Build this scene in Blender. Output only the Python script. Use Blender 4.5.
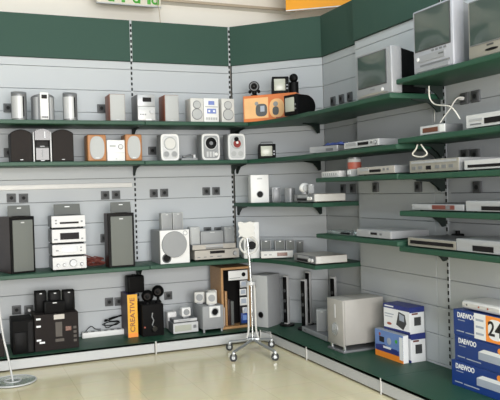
import bpy, bmesh, math, random
from mathutils import Vector, Matrix
random.seed(7)
for o in list(bpy.data.objects): bpy.data.objects.remove(o)
sc = bpy.context.scene
COL = sc.collection
PI = math.pi
# ------------------------------------------------------------------ camera
CP = Vector((-1.586, -6.5312, 1.425)); YAW, PITCH, ROLL, FPX = 0.4009, 0.0152, -0.0284, 698.35
FW = Vector((math.sin(YAW)*math.cos(PITCH), math.cos(YAW)*math.cos(PITCH), -math.sin(PITCH)))
R0 = Vector((math.cos(YAW), -math.sin(YAW), 0)); U0 = R0.cross(FW)
RT = math.cos(ROLL)*R0 + math.sin(ROLL)*U0; UP = -math.sin(ROLL)*R0 + math.cos(ROLL)*U0
cam = bpy.data.cameras.new('camera'); cam.sensor_width = 36; cam.lens = FPX/500*36; cam.clip_start = .05
co = bpy.data.objects.new('camera', cam); COL.objects.link(co)
co.matrix_world = Matrix(((RT.x, UP.x, -FW.x, CP.x), (RT.y, UP.y, -FW.y, CP.y), (RT.z, UP.z, -FW.z, CP.z), (0, 0, 0, 1)))
sc.camera = co
# ------------------------------------------------------------------ light
w = bpy.data.worlds.new('world'); sc.world = w; w.use_nodes = True
bg = w.node_tree.nodes['Background']; bg.inputs[0].default_value = (.86, .93, 1, 1); bg.inputs[1].default_value = .30
def area(name, loc, rot, sx, sy, power, col):
    l = bpy.data.lights.new(name, 'AREA'); l.shape = 'RECTANGLE'; l.size = sx; l.size_y = sy; l.energy = power; l.color = col
    o = bpy.data.objects.new(name, l); COL.objects.link(o); o.location = loc; o.rotation_euler = rot
    return o
for lx in (-3.0, -1.2, .4):
    area('ceiling_lamp_light', (lx, -3.7, 4.2), (0, 0, 0), .4, 3.6, 50, (.84, .95, 1))
    area('ceiling_lamp_light', (lx, -8.0, 4.2), (0, 0, 0), .4, 3.6, 30, (.9, .97, 1))
area('shop_window_light', (-1.3, -10.6, 1.75), (math.radians(90), 0, math.radians(0)), 5.0, 2.8, 840, (1, .97, .945))
vs = sc.view_settings
vs.view_transform = 'Standard'; vs.look = 'None'; vs.gamma = 1; vs.use_curve_mapping = False; vs.exposure = -0.2

# ------------------------------------------------------------------ helpers: pixels to places
XR, YE, YD, YEND = 1.612, -1.375, -2.54, -3.72
CX, CY = 1.682, -0.682
S45 = math.sqrt(.5)
FRAMES = {'L': (Vector((0, 0, 0)), Vector((1, 0, 0)), Vector((0, -1, 0)), 0.0),
          'D': (Vector((1, 0, 0)), Vector((S45, -S45, 0)), Vector((-S45, -S45, 0)), -PI/4),
          'N': (Vector((CX, 0, 0)), Vector((0, -1, 0)), Vector((-1, 0, 0)), -PI/2),
          'R': (Vector((XR, 0, 0)), Vector((0, -1, 0)), Vector((-1, 0, 0)), -PI/2)}
def ray(px, py): return FW + RT*((px-250)/FPX) + UP*((200-py)/FPX)
def hit(px, py, P, n):
    d = ray(px, py); return CP + d*((P-CP).dot(n)/d.dot(n))
def onz(px, py, z): return hit(px, py, Vector((0, 0, z)), Vector((0, 0, 1)))
class Spot: pass
def sp(fr, xl, xr, yt, yb, z, off=None, omax=.43, h=None, turn=0.0, omin=0.1):
    """front face of a thing that stands on a shelf of height z; off = distance of that face from the wall"""
    O, u, n, rot = FRAMES[fr]
    xm, ym = (xl+xr)/2, (yt+yb)/2
    if off is None:
        p = onz(xm, yb, z); off = max(omin, min(omax, (p-O).dot(n)))
    P = O + n*off
    a, b, t = hit(xl, ym, P, n), hit(xr, ym, P, n), hit(xm, yt, P, n)
    s = Spot(); s.loc = Vector(((a.x+b.x)/2, (a.y+b.y)/2, z)); s.rot = rot+turn; s.w = (b-a).length/max(.5, math.cos(turn))
    s.h = h if h else t.z-z; s.off = off
    return s
def spc(L, N, R, z, ytN, depth=None, h=None):
    """a box with its near corner towards us: left, near and right foot of its two faces on height z"""
    l, c, r = onz(*L, z), onz(*N, z), onz(*R, z)
    d = c-l; s = Spot(); s.w = d.length; s.rot = math.atan2(d.y, d.x)
    back = Vector((-math.sin(s.rot), math.cos(s.rot), 0))
    s.d = depth if depth else max(.04, (r-c).dot(back))
    s.loc = (l+c)/2
    hn = Vector((FW.x, FW.y, 0)).normalized()
    s.h = h if h else hit(N[0], ytN, c, hn).z - z
    return s

# ------------------------------------------------------------------ helpers: materials
def lin(c):
    c = c/255; return c/12.92 if c <= .04045 else ((c+.055)/1.055)**2.4
MATS = {}
def M(name, rgb=None, rough=.5, metal=0.0, var=.04, scale=25, bump=0.0, spec=.5):
    if name in MATS: return MATS[name]
    m = bpy.data.materials.new(name); m.use_nodes = True; nt = m.node_tree; b = nt.nodes['Principled BSDF']
    c = [lin(x) for x in rgb]
    tc = nt.nodes.new('ShaderNodeTexCoord'); nz = nt.nodes.new('ShaderNodeTexNoise'); nz.inputs['Scale'].default_value = scale; nz.inputs['Detail'].default_value = 3
    nt.links.new(tc.outputs['Object'], nz.inputs['Vector'])
    mx = nt.nodes.new('ShaderNodeMix'); mx.data_type = 'RGBA'
    mx.inputs[6].default_value = (*[x*(1-var) for x in c], 1); mx.inputs[7].default_value = (*[min(1, x*(1+var)) for x in c], 1)
    nt.links.new(nz.outputs['Fac'], mx.inputs[0]); nt.links.new(mx.outputs[2], b.inputs['Base Color'])
    b.inputs['Roughness'].default_value = rough; b.inputs['Metallic'].default_value = metal; b.inputs['Specular IOR Level'].default_value = spec
    if bump:
        bp = nt.nodes.new('ShaderNodeBump'); bp.inputs['Strength'].default_value = bump; bp.inputs['Distance'].default_value = .002
        nt.links.new(nz.outputs['Fac'], bp.inputs['Height']); nt.links.new(bp.outputs[0], b.inputs['Normal'])
    MATS[name] = m; return m
def MW(name, dark, light, rough=.45, sc_=(3, 3, 30)):
    if name in MATS: return MATS[name]
    m = M(name, light, rough); nt = m.node_tree
    nz = [n for n in nt.nodes if n.type == 'TEX_NOISE'][0]; tc = [n for n in nt.nodes if n.type == 'TEX_COORD'][0]; mx = [n for n in nt.nodes if n.type == 'MIX'][0]
    mp = nt.nodes.new('ShaderNodeMapping'); mp.inputs['Scale'].default_value = sc_
    nt.links.new(tc.outputs['Object'], mp.inputs[0]); nt.links.new(mp.outputs[0], nz.inputs['Vector']); nz.inputs['Scale'].default_value = 4; nz.inputs['Distortion'].default_value = 1.2
    mx.inputs[6].default_value = (*[lin(x) for x in dark], 1); mx.inputs[7].default_value = (*[lin(x) for x in light], 1)
    return m
M('panel', (185, 190, 194), .55, var=.02, scale=3)
M('backing', (70, 72, 74), .7)
M('fascia', (46, 76, 66), .75, var=.05, scale=60)
M('shelf', (28, 70, 52), .5, var=.06, scale=30)
M('bracket', (20, 34, 29), .6)
M('upright', (190, 194, 198), .5); M('slot', (18, 20, 20), .8)
M('kick', (188, 190, 192), .5, var=.02)
M('ceiling_paint', (150, 150, 148), .9); M('light_block_dark', (72, 72, 75), .9, var=.3, scale=3)  # second tone is for the added left slab, dark to keep bounce low
M('plaster', (240, 238, 230), .8, var=.015, scale=2)
M('cornice', (236, 232, 222), .7); M('pale_brown', (186, 172, 152), .6)
M('orange_board', (250, 170, 30), .5, var=.08, scale=2)
M('silver', (172, 174, 177), .38, .3, var=.03); M('silver_dark', (122, 124, 127), .42, .3)
M('silver_lite', (196, 197, 198), .4, .15); M('champagne', (178, 173, 166), .42, .2)
M('hifi_face', (208, 208, 209), .45); M('chrome', (205, 208, 210), .18, .9)
M('white', (226, 226, 225), .42); M('offwhite', (204, 203, 199), .5); M('cream', (220, 216, 200), .5)
M('black', (10, 10, 11), .5, spec=.15); M('black_matte', (14, 13, 13), .8, spec=.2, var=.1, scale=200, bump=.3); M('black_gloss', (12, 12, 13), .12)
M('charcoal', (46, 42, 41), .85, spec=.2, var=.1, scale=200, bump=.3)
M('socket', (88, 90, 92), .5); M('socket_dark', (62, 64, 66), .5)
M('tv_silver', (150, 152, 156), .4, .15); M('tv_pale', (166, 168, 176), .4, .1); M('tv_warm', (146, 143, 134), .4, .1); M('carton_dark', (92, 80, 84), .6); M('sub_silver', (172, 169, 164), .45, .1)  # television tones darkened, so the right run's weak light sits in the colour
M('grey_cloth', (110, 113, 109), .9, var=.08, scale=300, bump=.3); M('grey_light', (176, 178, 178), .6, var=.04, scale=100)
M('grey_mid', (146, 148, 150), .55); M('grey_card', (98, 101, 99), .7)
MW('wood_red', (112, 58, 40), (156, 92, 66)); MW('wood_dark', (34, 20, 17), (54, 31, 26)); MW('wood_orange', (158, 104, 62), (190, 136, 90)); MW('wood_board', (158, 116, 74), (186, 146, 100))
M('screen', (66, 78, 74), .12, var=.03, spec=.7); M('screen_pale', (176, 178, 166), .25); M('display', (20, 18, 20), .5, spec=.2); M('display_blue', (120, 136, 196), .3); M('display_amber', (104, 62, 44), .3)
M('red', (164, 84, 68), .5); M('red_dark', (108, 54, 46), .5); M('yellow', (232, 172, 44), .45, var=.06, scale=8); M('purple', (70, 50, 110), .5)
M('box_orange', (214, 122, 70), .5, var=.16, scale=7); M('box_amber', (234, 186, 132), .5, var=.1, scale=12)
M('box_blue', (24, 58, 128), .4, var=.08, scale=10); M('box_navy', (40, 52, 122), .45); M('box_sky', (108, 140, 200), .45, var=.2, scale=14); M('print_white', (236, 238, 240), .5); M('print_orange', (240, 140, 44), .5)
M('print_grey', (168, 176, 190), .5, var=.1); M('tag_orange', (248, 150, 60), .5); M('ink', (26, 24, 28), .6)
M('cable_white', (226, 224, 216), .5); M('rubber', (46, 47, 48), .7); M('steel', (168, 172, 174), .35, .6); M('green_lime', (70, 170, 50), .5)
M('box_dark', (34, 29, 28), .7, var=.15, scale=14, spec=.2); M('print_dim', (76, 70, 64), .5, var=.2)
M('blue_film', (92, 108, 176), .25, var=.2, scale=30); M('cd_red', (150, 70, 66), .25, .2, var=.3, scale=20)
# clear glass
g = M('glass', (225, 235, 235), .08); gb = g.node_tree.nodes['Principled BSDF']; gb.inputs['Transmission Weight'].default_value = .85; gb.inputs['IOR'].default_value = 1.3
# floor: polished beige tiles, faint joints
fm = bpy.data.materials.new('floor_tile'); fm.use_nodes = True; nt = fm.node_tree; b = nt.nodes['Principled BSDF']
tc = nt.nodes.new('ShaderNodeTexCoord'); br = nt.nodes.new('ShaderNodeTexBrick'); nz = nt.nodes.new('ShaderNodeTexNoise')
br.offset = 0; br.inputs['Scale'].default_value = 1; br.inputs['Brick Width'].default_value = .4; br.inputs['Row Height'].default_value = .4; br.inputs['Mortar Size'].default_value = .0025
br.inputs['Color1'].default_value = (lin(232), lin(221), lin(186), 1); br.inputs['Color2'].default_value = (lin(228), lin(217), lin(182), 1); br.inputs['Mortar'].default_value = (lin(214), lin(202), lin(168), 1)
nz.inputs['Scale'].default_value = 9; nz.inputs['Detail'].default_value = 5
mx = nt.nodes.new('ShaderNodeMix'); mx.data_type = 'RGBA'; mx.blend_type = 'MULTIPLY'; mx.inputs[0].default_value = .12
nt.links.new(tc.outputs['Object'], br.inputs['Vector']); nt.links.new(tc.outputs['Object'], nz.inputs['Vector'])
nt.links.new(br.outputs['Color'], mx.inputs[6]); nt.links.new(nz.outputs['Color'], mx.inputs[7]); nt.links.new(mx.outputs[2], b.inputs['Base Color'])
b.inputs['Roughness'].default_value = .16; MATS['floor_tile'] = fm

# ------------------------------------------------------------------ helpers: geometry
def NB(): return bmesh.new()
def box(bm, x0, x1, y0, y1, z0, z1, bev=0, seg=2):
    mt = Matrix.Translation(((x0+x1)/2, (y0+y1)/2, (z0+z1)/2)) @ Matrix.Diagonal((abs(x1-x0), abs(y1-y0), abs(z1-z0), 1))
    r = bmesh.ops.create_cube(bm, size=1, matrix=mt)
    if bev:
        es = list({e for v in r['verts'] for e in v.link_edges})
        bmesh.ops.bevel(bm, geom=es, offset=bev, segments=seg, affect='EDGES', profile=.5)
    return bm
def cyl(bm, c, r, h, axis='y', n=24, r2=None):
    rm = {'z': Matrix(), 'y': Matrix.Rotation(PI/2, 4, 'X'), 'x': Matrix.Rotation(PI/2, 4, 'Y')}[axis]
    bmesh.ops.create_cone(bm, cap_ends=True, segments=n, radius1=r, radius2=r if r2 is None else r2, depth=h, matrix=Matrix.Translation(c) @ rm)
    return bm
def sph(bm, c, r, s=(1, 1, 1), n=20):
    bmesh.ops.create_uvsphere(bm, u_segments=n, v_segments=n//2, radius=r, matrix=Matrix.Translation(c) @ Matrix.Diagonal((*s, 1))); return bm
def extrude(bm, pts, a0, a1, plane='xz'):
    """polygon in a plane pulled along the third axis"""
    def mk(p, a): return {'xz': (p[0], a, p[1]), 'xy': (p[0], p[1], a), 'yz': (a, p[0], p[1])}[plane]
    A = [bm.verts.new(mk(p, a0)) for p in pts]; B = [bm.verts.new(mk(p, a1)) for p in pts]
    n = len(pts); bm.faces.new(A); bm.faces.new(B[::-1])
    for i in range(n): bm.faces.new((A[i], B[i], B[(i+1) % n], A[(i+1) % n]))
    bmesh.ops.recalc_face_normals(bm, faces=bm.faces); return bm
def ellipse(rx, ry, n=28, cx=0, cy=0, p=2.0):
    o = []
    for i in range(n):
        a = 2*PI*i/n; c, s = math.cos(a), math.sin(a)
        o.append((cx+rx*math.copysign(abs(c)**(2/p), c), cy+ry*math.copysign(abs(s)**(2/p), s)))
    return o
def slantprism(bm, pts, z0, ztop):
    """plan outline raised to a height that depends on the plan point"""
    A = [bm.verts.new((x, y, z0)) for x, y in pts]; B = [bm.verts.new((x, y, ztop(x, y))) for x, y in pts]
    n = len(pts); bm.faces.new(A); bm.faces.new(B[::-1])
    for i in range(n): bm.faces.new((A[i], B[i], B[(i+1) % n], A[(i+1) % n]))
    bmesh.ops.recalc_face_normals(bm, faces=bm.faces); return bm
def smoothpath(pts, k=6):
    P = [Vector(p) for p in pts]; out = []
    for i in range(len(P)-1):
        p0, p1, p2, p3 = P[max(i-1, 0)], P[i], P[i+1], P[min(i+2, len(P)-1)]
        for j in range(k):
            t = j/k; out.append(.5*((2*p1)+(p2-p0)*t+(2*p0-5*p1+4*p2-p3)*t*t+(3*p1-p0-3*p2+p3)*t**3))
    return out+[P[-1]]
def tube(bm, pts, r, n=8):
    P = [Vector(p) for p in pts]; rings = []; prev = None
    for i, p in enumerate(P):
        t = (P[min(i+1, len(P)-1)]-P[max(i-1, 0)]).normalized()
        ref = prev if prev else (Vector((1, 0, 0)) if abs(t.x) < .9 else Vector((0, 1, 0)))
        a = (ref-t*ref.dot(t)).normalized(); b_ = t.cross(a); prev = a
        rings.append([bm.verts.new(p+a*r*math.cos(2*PI*k/n)+b_*r*math.sin(2*PI*k/n)) for k in range(n)])
    for i in range(len(rings)-1):
        for k in range(n): bm.faces.new((rings[i][k], rings[i][(k+1) % n], rings[i+1][(k+1) % n], rings[i+1][k]))
    bm.faces.new(rings[0][::-1]); bm.faces.new(rings[-1]); return bm
def torus(bm, c, R, r, axis='y', n=28, m=8, sx=1, sz=1):
    rings = []
    for i in range(n):
        a = 2*PI*i/n; row = []
        for j in range(m):
            q = 2*PI*j/m; rr = R+r*math.cos(q); h = r*math.sin(q)
            v = (rr*math.cos(a)*sx, h, rr*math.sin(a)*sz) if axis == 'y' else (rr*math.cos(a), rr*math.sin(a), h)
            row.append(bm.verts.new((c[0]+v[0], c[1]+v[1], c[2]+v[2])))
        rings.append(row)
    for i in range(n):
        for j in range(m): bm.faces.new((rings[i][j], rings[i][(j+1) % m], rings[(i+1) % n][(j+1) % m], rings[(i+1) % n][j]))
    bmesh.ops.recalc_face_normals(bm, faces=bm.faces); return bm
def part(name, bm, mat, parent=None, label=None, kind=None):
    me = bpy.data.meshes.new(name); bm.to_mesh(me); bm.free()
    me.polygons.foreach_set('use_smooth', [True]*len(me.polygons)); me.set_sharp_from_angle(angle=math.radians(32))
    me.materials.append(MATS[mat]); o = bpy.data.objects.new(name, me); COL.objects.link(o)
    if parent: o.parent = parent
    if label: o['label'] = label
    if kind: o['kind'] = kind
    return o
def clone(o, parent, loc=None):
    c = o.copy(); COL.objects.link(c); c.parent = parent
    if loc: c.location = loc
    return c
def thing(name, label, cat, s=None, group=None, loc=None, rot=0):
    o = bpy.data.objects.new(name, None); COL.objects.link(o); o.empty_display_size = .05
    o.location = s.loc if s else loc; o.rotation_euler = (0, 0, s.rot if s else rot)
    o['label'] = label; o['category'] = cat
    if group: o['group'] = group
    return o
def struct(name, bm, mat):
    o = part(name, bm, mat); o['kind'] = 'structure'; return o
# details that sit on the front face (local y = 0, facing -y)
def rect(par, name, mat, x0, x1, z0, z1, t=.003, bev=0, y=0, label=None): return part(name, box(NB(), x0, x1, y-t, y+.002, z0, z1, bev, 1), mat, par, label)
def disc(par, name, mat, x, z, r, t=.003, y=0, n=28, label=None): return part(name, cyl(NB(), (x, y-t/2+.001, z), r, t+.002, 'y', n), mat, par, label)
def ring(par, name, mat, x, z, R, r, y=0, sx=1, sz=1): return part(name, torus(NB(), (x, y, z), R, r, 'y', 28, 8, sx, sz), mat, par)
def text(par, string, size, x, z, mat='print_white', y=-.002, rot=0.0, ex=.0008, width=None, axis='front', pos=None, name='lettering', bold=0.0):
    cu = bpy.data.curves.new('lettering', 'FONT'); cu.body = string; cu.size = size; cu.extrude = ex; cu.align_x = 'CENTER'; cu.align_y = 'CENTER'; cu.resolution_u = 3; cu.offset = bold
    t = bpy.data.objects.new('lettering', cu); COL.objects.link(t)
    dg = bpy.context.evaluated_depsgraph_get(); me = bpy.data.meshes.new_from_object(t.evaluated_get(dg)); bpy.data.objects.remove(t); bpy.data.curves.remove(cu)
    if width:
        xs = [v.co.x for v in me.vertices]; k = width/(max(xs)-min(xs)); me.transform(Matrix.Diagonal((k, 1, 1, 1)))
    me.materials.clear(); me.materials.append(MATS[mat])
    o = bpy.data.objects.new(name, me); COL.objects.link(o); o.parent = par
    if axis == 'front': o.location = (x, y, z); o.rotation_euler = (PI/2, -rot, 0)
    return o

# ------------------------------------------------------------------ the room shell
Z1, Z2, Z3, ZB = 2.06, 1.71, .772, .115          # left-run shelves and base
FZ0, FZ1 = 2.665, 3.052
struct('floor', box(NB(), -8, 3.2, -11, .9, -.05, 0), 'floor_tile')
struct('ceiling', box(NB(), -8, 3.2, -11, .9, 4.3, 4.4), 'ceiling_paint')
wr = struct('wall_rear', box(NB(), -8, 2.72, .62, .72, 0, 4.3), 'plaster')
wo = struct('side_light_block', box(NB(), -6.1, -6, -11, .62, 0, 4.3), 'light_block_dark')  # unseen slab added on the left to limit light on the right run
ws = struct('wall_side', box(NB(), 2.62, 2.72, -11, .72, 0, 4.3), 'plaster')
def panel_rows(z0=.13, z1=FZ0, step=.205):
    zs = [0.02, z0]
    while zs[-1]+step < z1-.001: zs.append(zs[-1]+step)
    zs.append(z1); return list(zip(zs[:-1], zs[1:]))
def slat_wall(name, fr, u0, u1, cuts, fascia=True):
    """steel back wall of a shelving run: backing, rows of pressed panels, green fascia boards"""
    O, u, n, rot = FRAMES[fr]
    root = part(name, box(NB(), u0, u1, .03, .05, 0, FZ1), 'backing'); root['kind'] = 'structure'
    root.location = O; root.rotation_euler = (0, 0, rot)
    cache = {}
    for a, b_ in zip(cuts[:-1], cuts[1:]):
        for z0, z1 in panel_rows():
            key = (round(b_-a, 4), round(z1-z0, 4))
            if key not in cache:
                cache[key] = part('panel', box(NB(), .002, b_-a-.002, 0, .022, .0015, z1-z0-.0015, .0025, 1), 'panel', root); cache[key].location = (a, 0, z0)
            else: clone(cache[key], root, (a, 0, z0))
    return root
def fascia_board(root, a, b_): part('fascia_board', box(NB(), a+.002, b_-.002, -.018, .022, FZ0, FZ1, .003, 1), 'fascia', root)
def upright(root, u, wdt=.02, z0=.1, z1=FZ1):
    bm = NB(); box(bm, u-wdt/2, u+wdt/2, -.004, .03, z0, FZ0-.001, .001, 1); box(bm, u-wdt/2, u+wdt/2, -.021, .03, FZ0, z1, .001, 1)
    p = part('upright', bm, 'panel', root); bm = NB(); z = z0+.04
    while z < z1-.04: f = -.0232 if z > FZ0 else -.0062; box(bm, u-.0075, u+.0075, f, f+.004, z, z+.028); z += .05
    part('slot_row', bm, 'slot', p, 'row of dark bracket slots', 'stuff')
wl = slat_wall('wall_left', 'L', -2.2, 1.0, [-2.2, 0, 1.0])
fascia_board(wl, -2.2, 0); fascia_board(wl, 0, 1.0); upright(wl, 0); upright(wl, .994)
DL = .9641
wc = slat_wall('wall_corner', 'D', 0, DL, [0.02, DL]); fascia_board(wc, .015, DL)
wn = slat_wall('wall_recess', 'N', -CY, 1.6, [-CY, 1.6]); fascia_board(wn, -CY+.01, 1.6)
wt = slat_wall('wall_right', 'R', -YE, -YEND, [-YE, -YD-.13, -YD-.012])
cache = None
for z0, z1 in panel_rows():
    part('panel', box(NB(), -YD+.002, -YEND, 0, .022, z0+.0015, z1-.0015, .0025, 1), 'panel', wt)
fascia_board(wt, -YE, -YD); fascia_board(wt, -YD, -YEND); upright(wt, -YD, .022)

# ------------------------------------------------------------------ shelves and base units
LIP = .036
def bracket(par, x, depth, mirror=1, y0=0):
    """steel bracket under a board, local x along the board, wall at local y = depth"""
    d = depth
    pts = [(d, -LIP), (d, -LIP-.085), (d-.03, -LIP-.09), (d-.055, -LIP-.06), (d-.11, -LIP-.022), (d-.24, -LIP-.008), (d-.24, -LIP)]
    part('bracket', extrude(NB(), pts, x-.006, x+.006, 'yz'), 'bracket', par)
def shelf(fr, u0, u1, z, depth, label, group, br=(0, 1)):
    O, u, n, rot = FRAMES[fr]
    t = thing('shelf', label, 'shelf', loc=O+u*u0+n*depth+Vector((0, 0, z)), rot=rot, group=group)
    L = u1-u0
    bm = NB(); box(bm, .0015, L-.0015, .001, depth-.004, -LIP, -.0005, .004, 2)
    part('board', bm, 'shelf', t)
    rail = part('price_rail', box(NB(), .004, L-.004, -.003, .004, -LIP+.004, -.004, .0015, 1), 'shelf', t)
    if br[0]: bracket(t, .014, depth-.026)
    if br[1]: bracket(t, L-.014, depth-.026)
    return t
gS = 'green steel shelves on the left run'
shelf('L', -2.2, 0, Z1, .45, 'long green shelf under the silver oval speakers, upper left', gS)
shelf('L', 0, 1, Z1, .45, 'short green shelf carrying the white three-piece stereo', gS)
shelf('L', -2.2, 0, Z2, .40, 'long green shelf under the dark grey speaker pair', gS)
shelf('L', 0, 1, Z2, .40, 'short green shelf under the white rounded desk radios', gS)
shelf('L', -2.2, 0, Z3, .47, 'long green shelf carrying the tall tower speakers and hi-fi stack', gS)
shelf('L', 0, 1, Z3, .47, 'short green shelf under the white-fronted subwoofer and receiver', gS, (1, 0))
ZT, ZR2, ZR3, ZR4 = 2.055, 1.708, 1.503, 1.04
gR = 'green steel shelves on the right run'
shelf('R', -YE, -YD, ZT, .45, 'upper green shelf under the small silver television with black back', gR, (0, 1))
shelf('R', -YE, -YD, ZR2, .41, 'green shelf under slim player, second down below small television', gR, (0, 1))
shelf('R', -YE, -YD, ZR3, .41, 'green shelf with reddish canister and white strip at its left end', gR, (0, 1))
shelf('R', -YE, -YD, ZR4, .42, 'low green shelf with one wide silver player and clear plastic piece', gR, (0, 1))
gQ = 'green steel shelves at the right picture edge'
ZQ = (2.145, 1.742, 1.497, 1.25, 1.008)
for z, d, lb in zip(ZQ, (.40, .40, .40, .40, .41), (
        'topmost green shelf carrying the two large silver televisions',
        'green shelf with small silver box and trailing white cables',
        'green shelf under silver receiver, third down at right edge',
        'green shelf under the reddish slim player at right edge',
        'lowest wall shelf at right edge, above the blue cartons')):
    shelf('R', -YD, -YEND, z, d, lb, gQ, (1, 0))
def corner_shelf(z, pts, label, first=True):
    t = thing('corner_shelf', label, 'shelf', loc=(1, 0, z), group='green corner shelves')
    bm = NB(); extrude(bm, [(x-1, y) for x, y in pts], -LIP, -.0005, 'xy')
    part('board', bm, 'shelf', t)
    # brackets: at the start of the corner (perpendicular to left wall) and at the kink
    d = .30
    pts2 = [(-.03, -LIP), (-.03, -LIP-.085), (-.06, -LIP-.09), (-.085, -LIP-.06), (-.14, -LIP-.022), (-.27, -LIP-.008), (-.27, -LIP)]
    if first: part('bracket', extrude(NB(), pts2, .026, .038, 'yz'), 'bracket', t)
    k = part('bracket', extrude(NB(), pts2, -.006, .006, 'yz'), 'bracket', t); k.location = (CX-1-.03, CY, 0); k.rotation_euler = (0, 0, -PI/4-PI/8)
    return t
def bez(a, c, b_, n=10): return [((1-t)**2*a[0]+2*t*(1-t)*c[0]+t*t*b_[0], (1-t)**2*a[1]+2*t*(1-t)*c[1]+t*t*b_[1]) for t in [i/n for i in range(n+1)]]
back = [(1.003, -.004), (CX-.003, CY-.001), (CX-.003, YE+.004)]
corner_shelf(Z1, back+[(XR-.45, YE+.003)]+bez((XR-.45, -1.12), (1.135, -.66), (1.003, -.45)), 'curved green corner shelf under the orange box')
corner_shelf(Z2, back+[(XR-.41, YE+.003)]+bez((XR-.41, -1.12), (1.15, -.62), (1.003, -.40)), 'curved green corner shelf under the tiny portable television')
corner_shelf(1.296, back+[(XR-.44, YE+.003)]+bez((XR-.44, -1.12), (1.14, -.66), (1.003, -.45)), 'green corner shelf with white ported speaker and small satellites')
corner_shelf(Z3, back+[(XR-.44, YE+.003)]+bez((XR-.44, -1.12), (1.14, -.66), (1.003, -.47)), 'lowest green corner shelf behind the wheeled stand', False)
DB = .56
def base_unit(label, poly, kicks):
    t = thing('base_unit', label, 'shelf base', loc=(poly[0][0], poly[0][1], 0), group='low base units of the shelving')
    ox, oy = poly[0]
    part('base_shelf', extrude(NB(), [(x-ox, y-oy) for x, y in poly], ZB-.02, ZB, 'xy'), 'shelf', t)
    for (ax, ay), (bx, by) in kicks:
        d = Vector((bx-ax, by-ay, 0)); L = d.length
        k = part('kick_plate', box(NB(), .002, L-.002, .004, .02, .014, ZB-.021, .002, 1), 'kick', t); k.location = (ax-ox, ay-oy, 0); k.rotation_euler = (0, 0, math.atan2(d.y, d.x))
        r = part('edge_rail', box(NB(), .002, L-.002, .0, .012, ZB-.021, ZB-.0005, .002, 1), 'kick', t); r.location = k.location; r.rotation_euler = k.rotation_euler
        f = part('joint_clip', box(NB(), .0, .012, -.004, .004, .0, ZB-.0008, .002, 1), 'offwhite', t); f.location = (ax-ox, ay-oy, 0); f.rotation_euler = k.rotation_euler
    return t
base_unit('long low base with black speakers and dark printed carton on it', [(-2.2, -.004), (-.002, -.004), (-.002, -DB), (-2.2, -DB)], [((-2.2, -DB), (-.002, -DB))])
base_unit('low base under black subwoofer, white satellites and wooden cabinet', [(.002, -.004), (1.0, -.004), (1.0, -DB), (.002, -DB)], [((.002, -DB), (1.0, -DB))])
XF = XR-DB
base_unit('corner base carrying the slim black columns and grey speaker', [(1.003, -.004), (CX-.003, CY-.002), (CX-.003, -1.40), (XF, -1.40), (XF, -.70), (1.003, -DB-.01)], [((1.003, -DB-.01), (XF, -.70)), ((XF, -.70), (XF, -1.40))])
base_unit('low base under big silver subwoofer and portable player cartons', [(XR-.004, -1.403), (XR-.004, -2.49), (XF, -2.49), (XF, -1.403)], [((XF, -1.403), (XF, -2.49))])
base_unit('low base under the stack of blue cartons', [(XR-.004, -2.493), (XR-.004, YEND), (XF, YEND), (XF, -2.493)], [((XF, -2.493), (XF, YEND))])

# ------------------------------------------------------------------ above the shelving
tr = struct('trim_1', box(NB(), -8, 2.0, .50, .62, 3.40, 3.62), 'cornice')
part('shadow_line', box(NB(), -8, 2.0, .47, .50, 3.40, 3.425), 'pale_brown', tr)  # brownish strip: shadow line along the cornice's lower edge, built as a part
t = thing('orange_banner', 'orange advertising board above the green fascia in the corner', 'banner', loc=(1.62, -.10, 3.235), rot=-PI/5)
part('board', box(NB(), -.02, 1.15, 0, .02, 0, .6), 'orange_board', t)
part('lower_edge', box(NB(), -.02, 1.15, -.004, .0, 0, .012), 'white', t)
pS = hit(97, 1.5, Vector((0, .30, 0)), Vector((0, 1, 0)))
t = thing('hanging_sign', 'pale sign with green lettering at top picture edge', 'sign', loc=pS)
part('board', box(NB(), 0, .64, 0, .02, 0, .3), 'cream', t); part('rail', box(NB(), -.005, .645, -.005, .025, -.012, .0), 'upright', t)
for i, x in enumerate((.11, .24, .37, .50, .56)):
    bm = NB()
    if i in (1, 3): box(bm, x, x+.035, -.004, .001, .012, .2, .004)
    else:
        torus(bm, (x+.02, -.001, .05), .028, .010); box(bm, x+.04, x+.06, -.004, .001, .012, .2)
    part('letter', bm, 'green_lime', t)
o = part('thin_cable', tube(NB(), [hit(156, -6, Vector((0, .25, 0)), Vector((0, 1, 0))), hit(159, 10, Vector((0, .25, 0)), Vector((0, 1, 0))), hit(160.5, 24, Vector((0, .25, 0)), Vector((0, 1, 0)))], .0035, 6), 'pale_brown')
o['label'] = 'thin pale cable hanging above the green fascia'; o['category'] = 'cable'
# white horizontal strip on left bay
a = hit(0, 188, Vector((0, 0, 0)), Vector((0, 1, 0)))
o = part('wall_strip', box(NB(), -2.2, -.03, -.022, -.001, a.z-.022, a.z+.022, .004), 'white'); o['label'] = 'white horizontal strip on the left wall above the tower speakers'; o['category'] = 'cable trunking'

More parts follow.
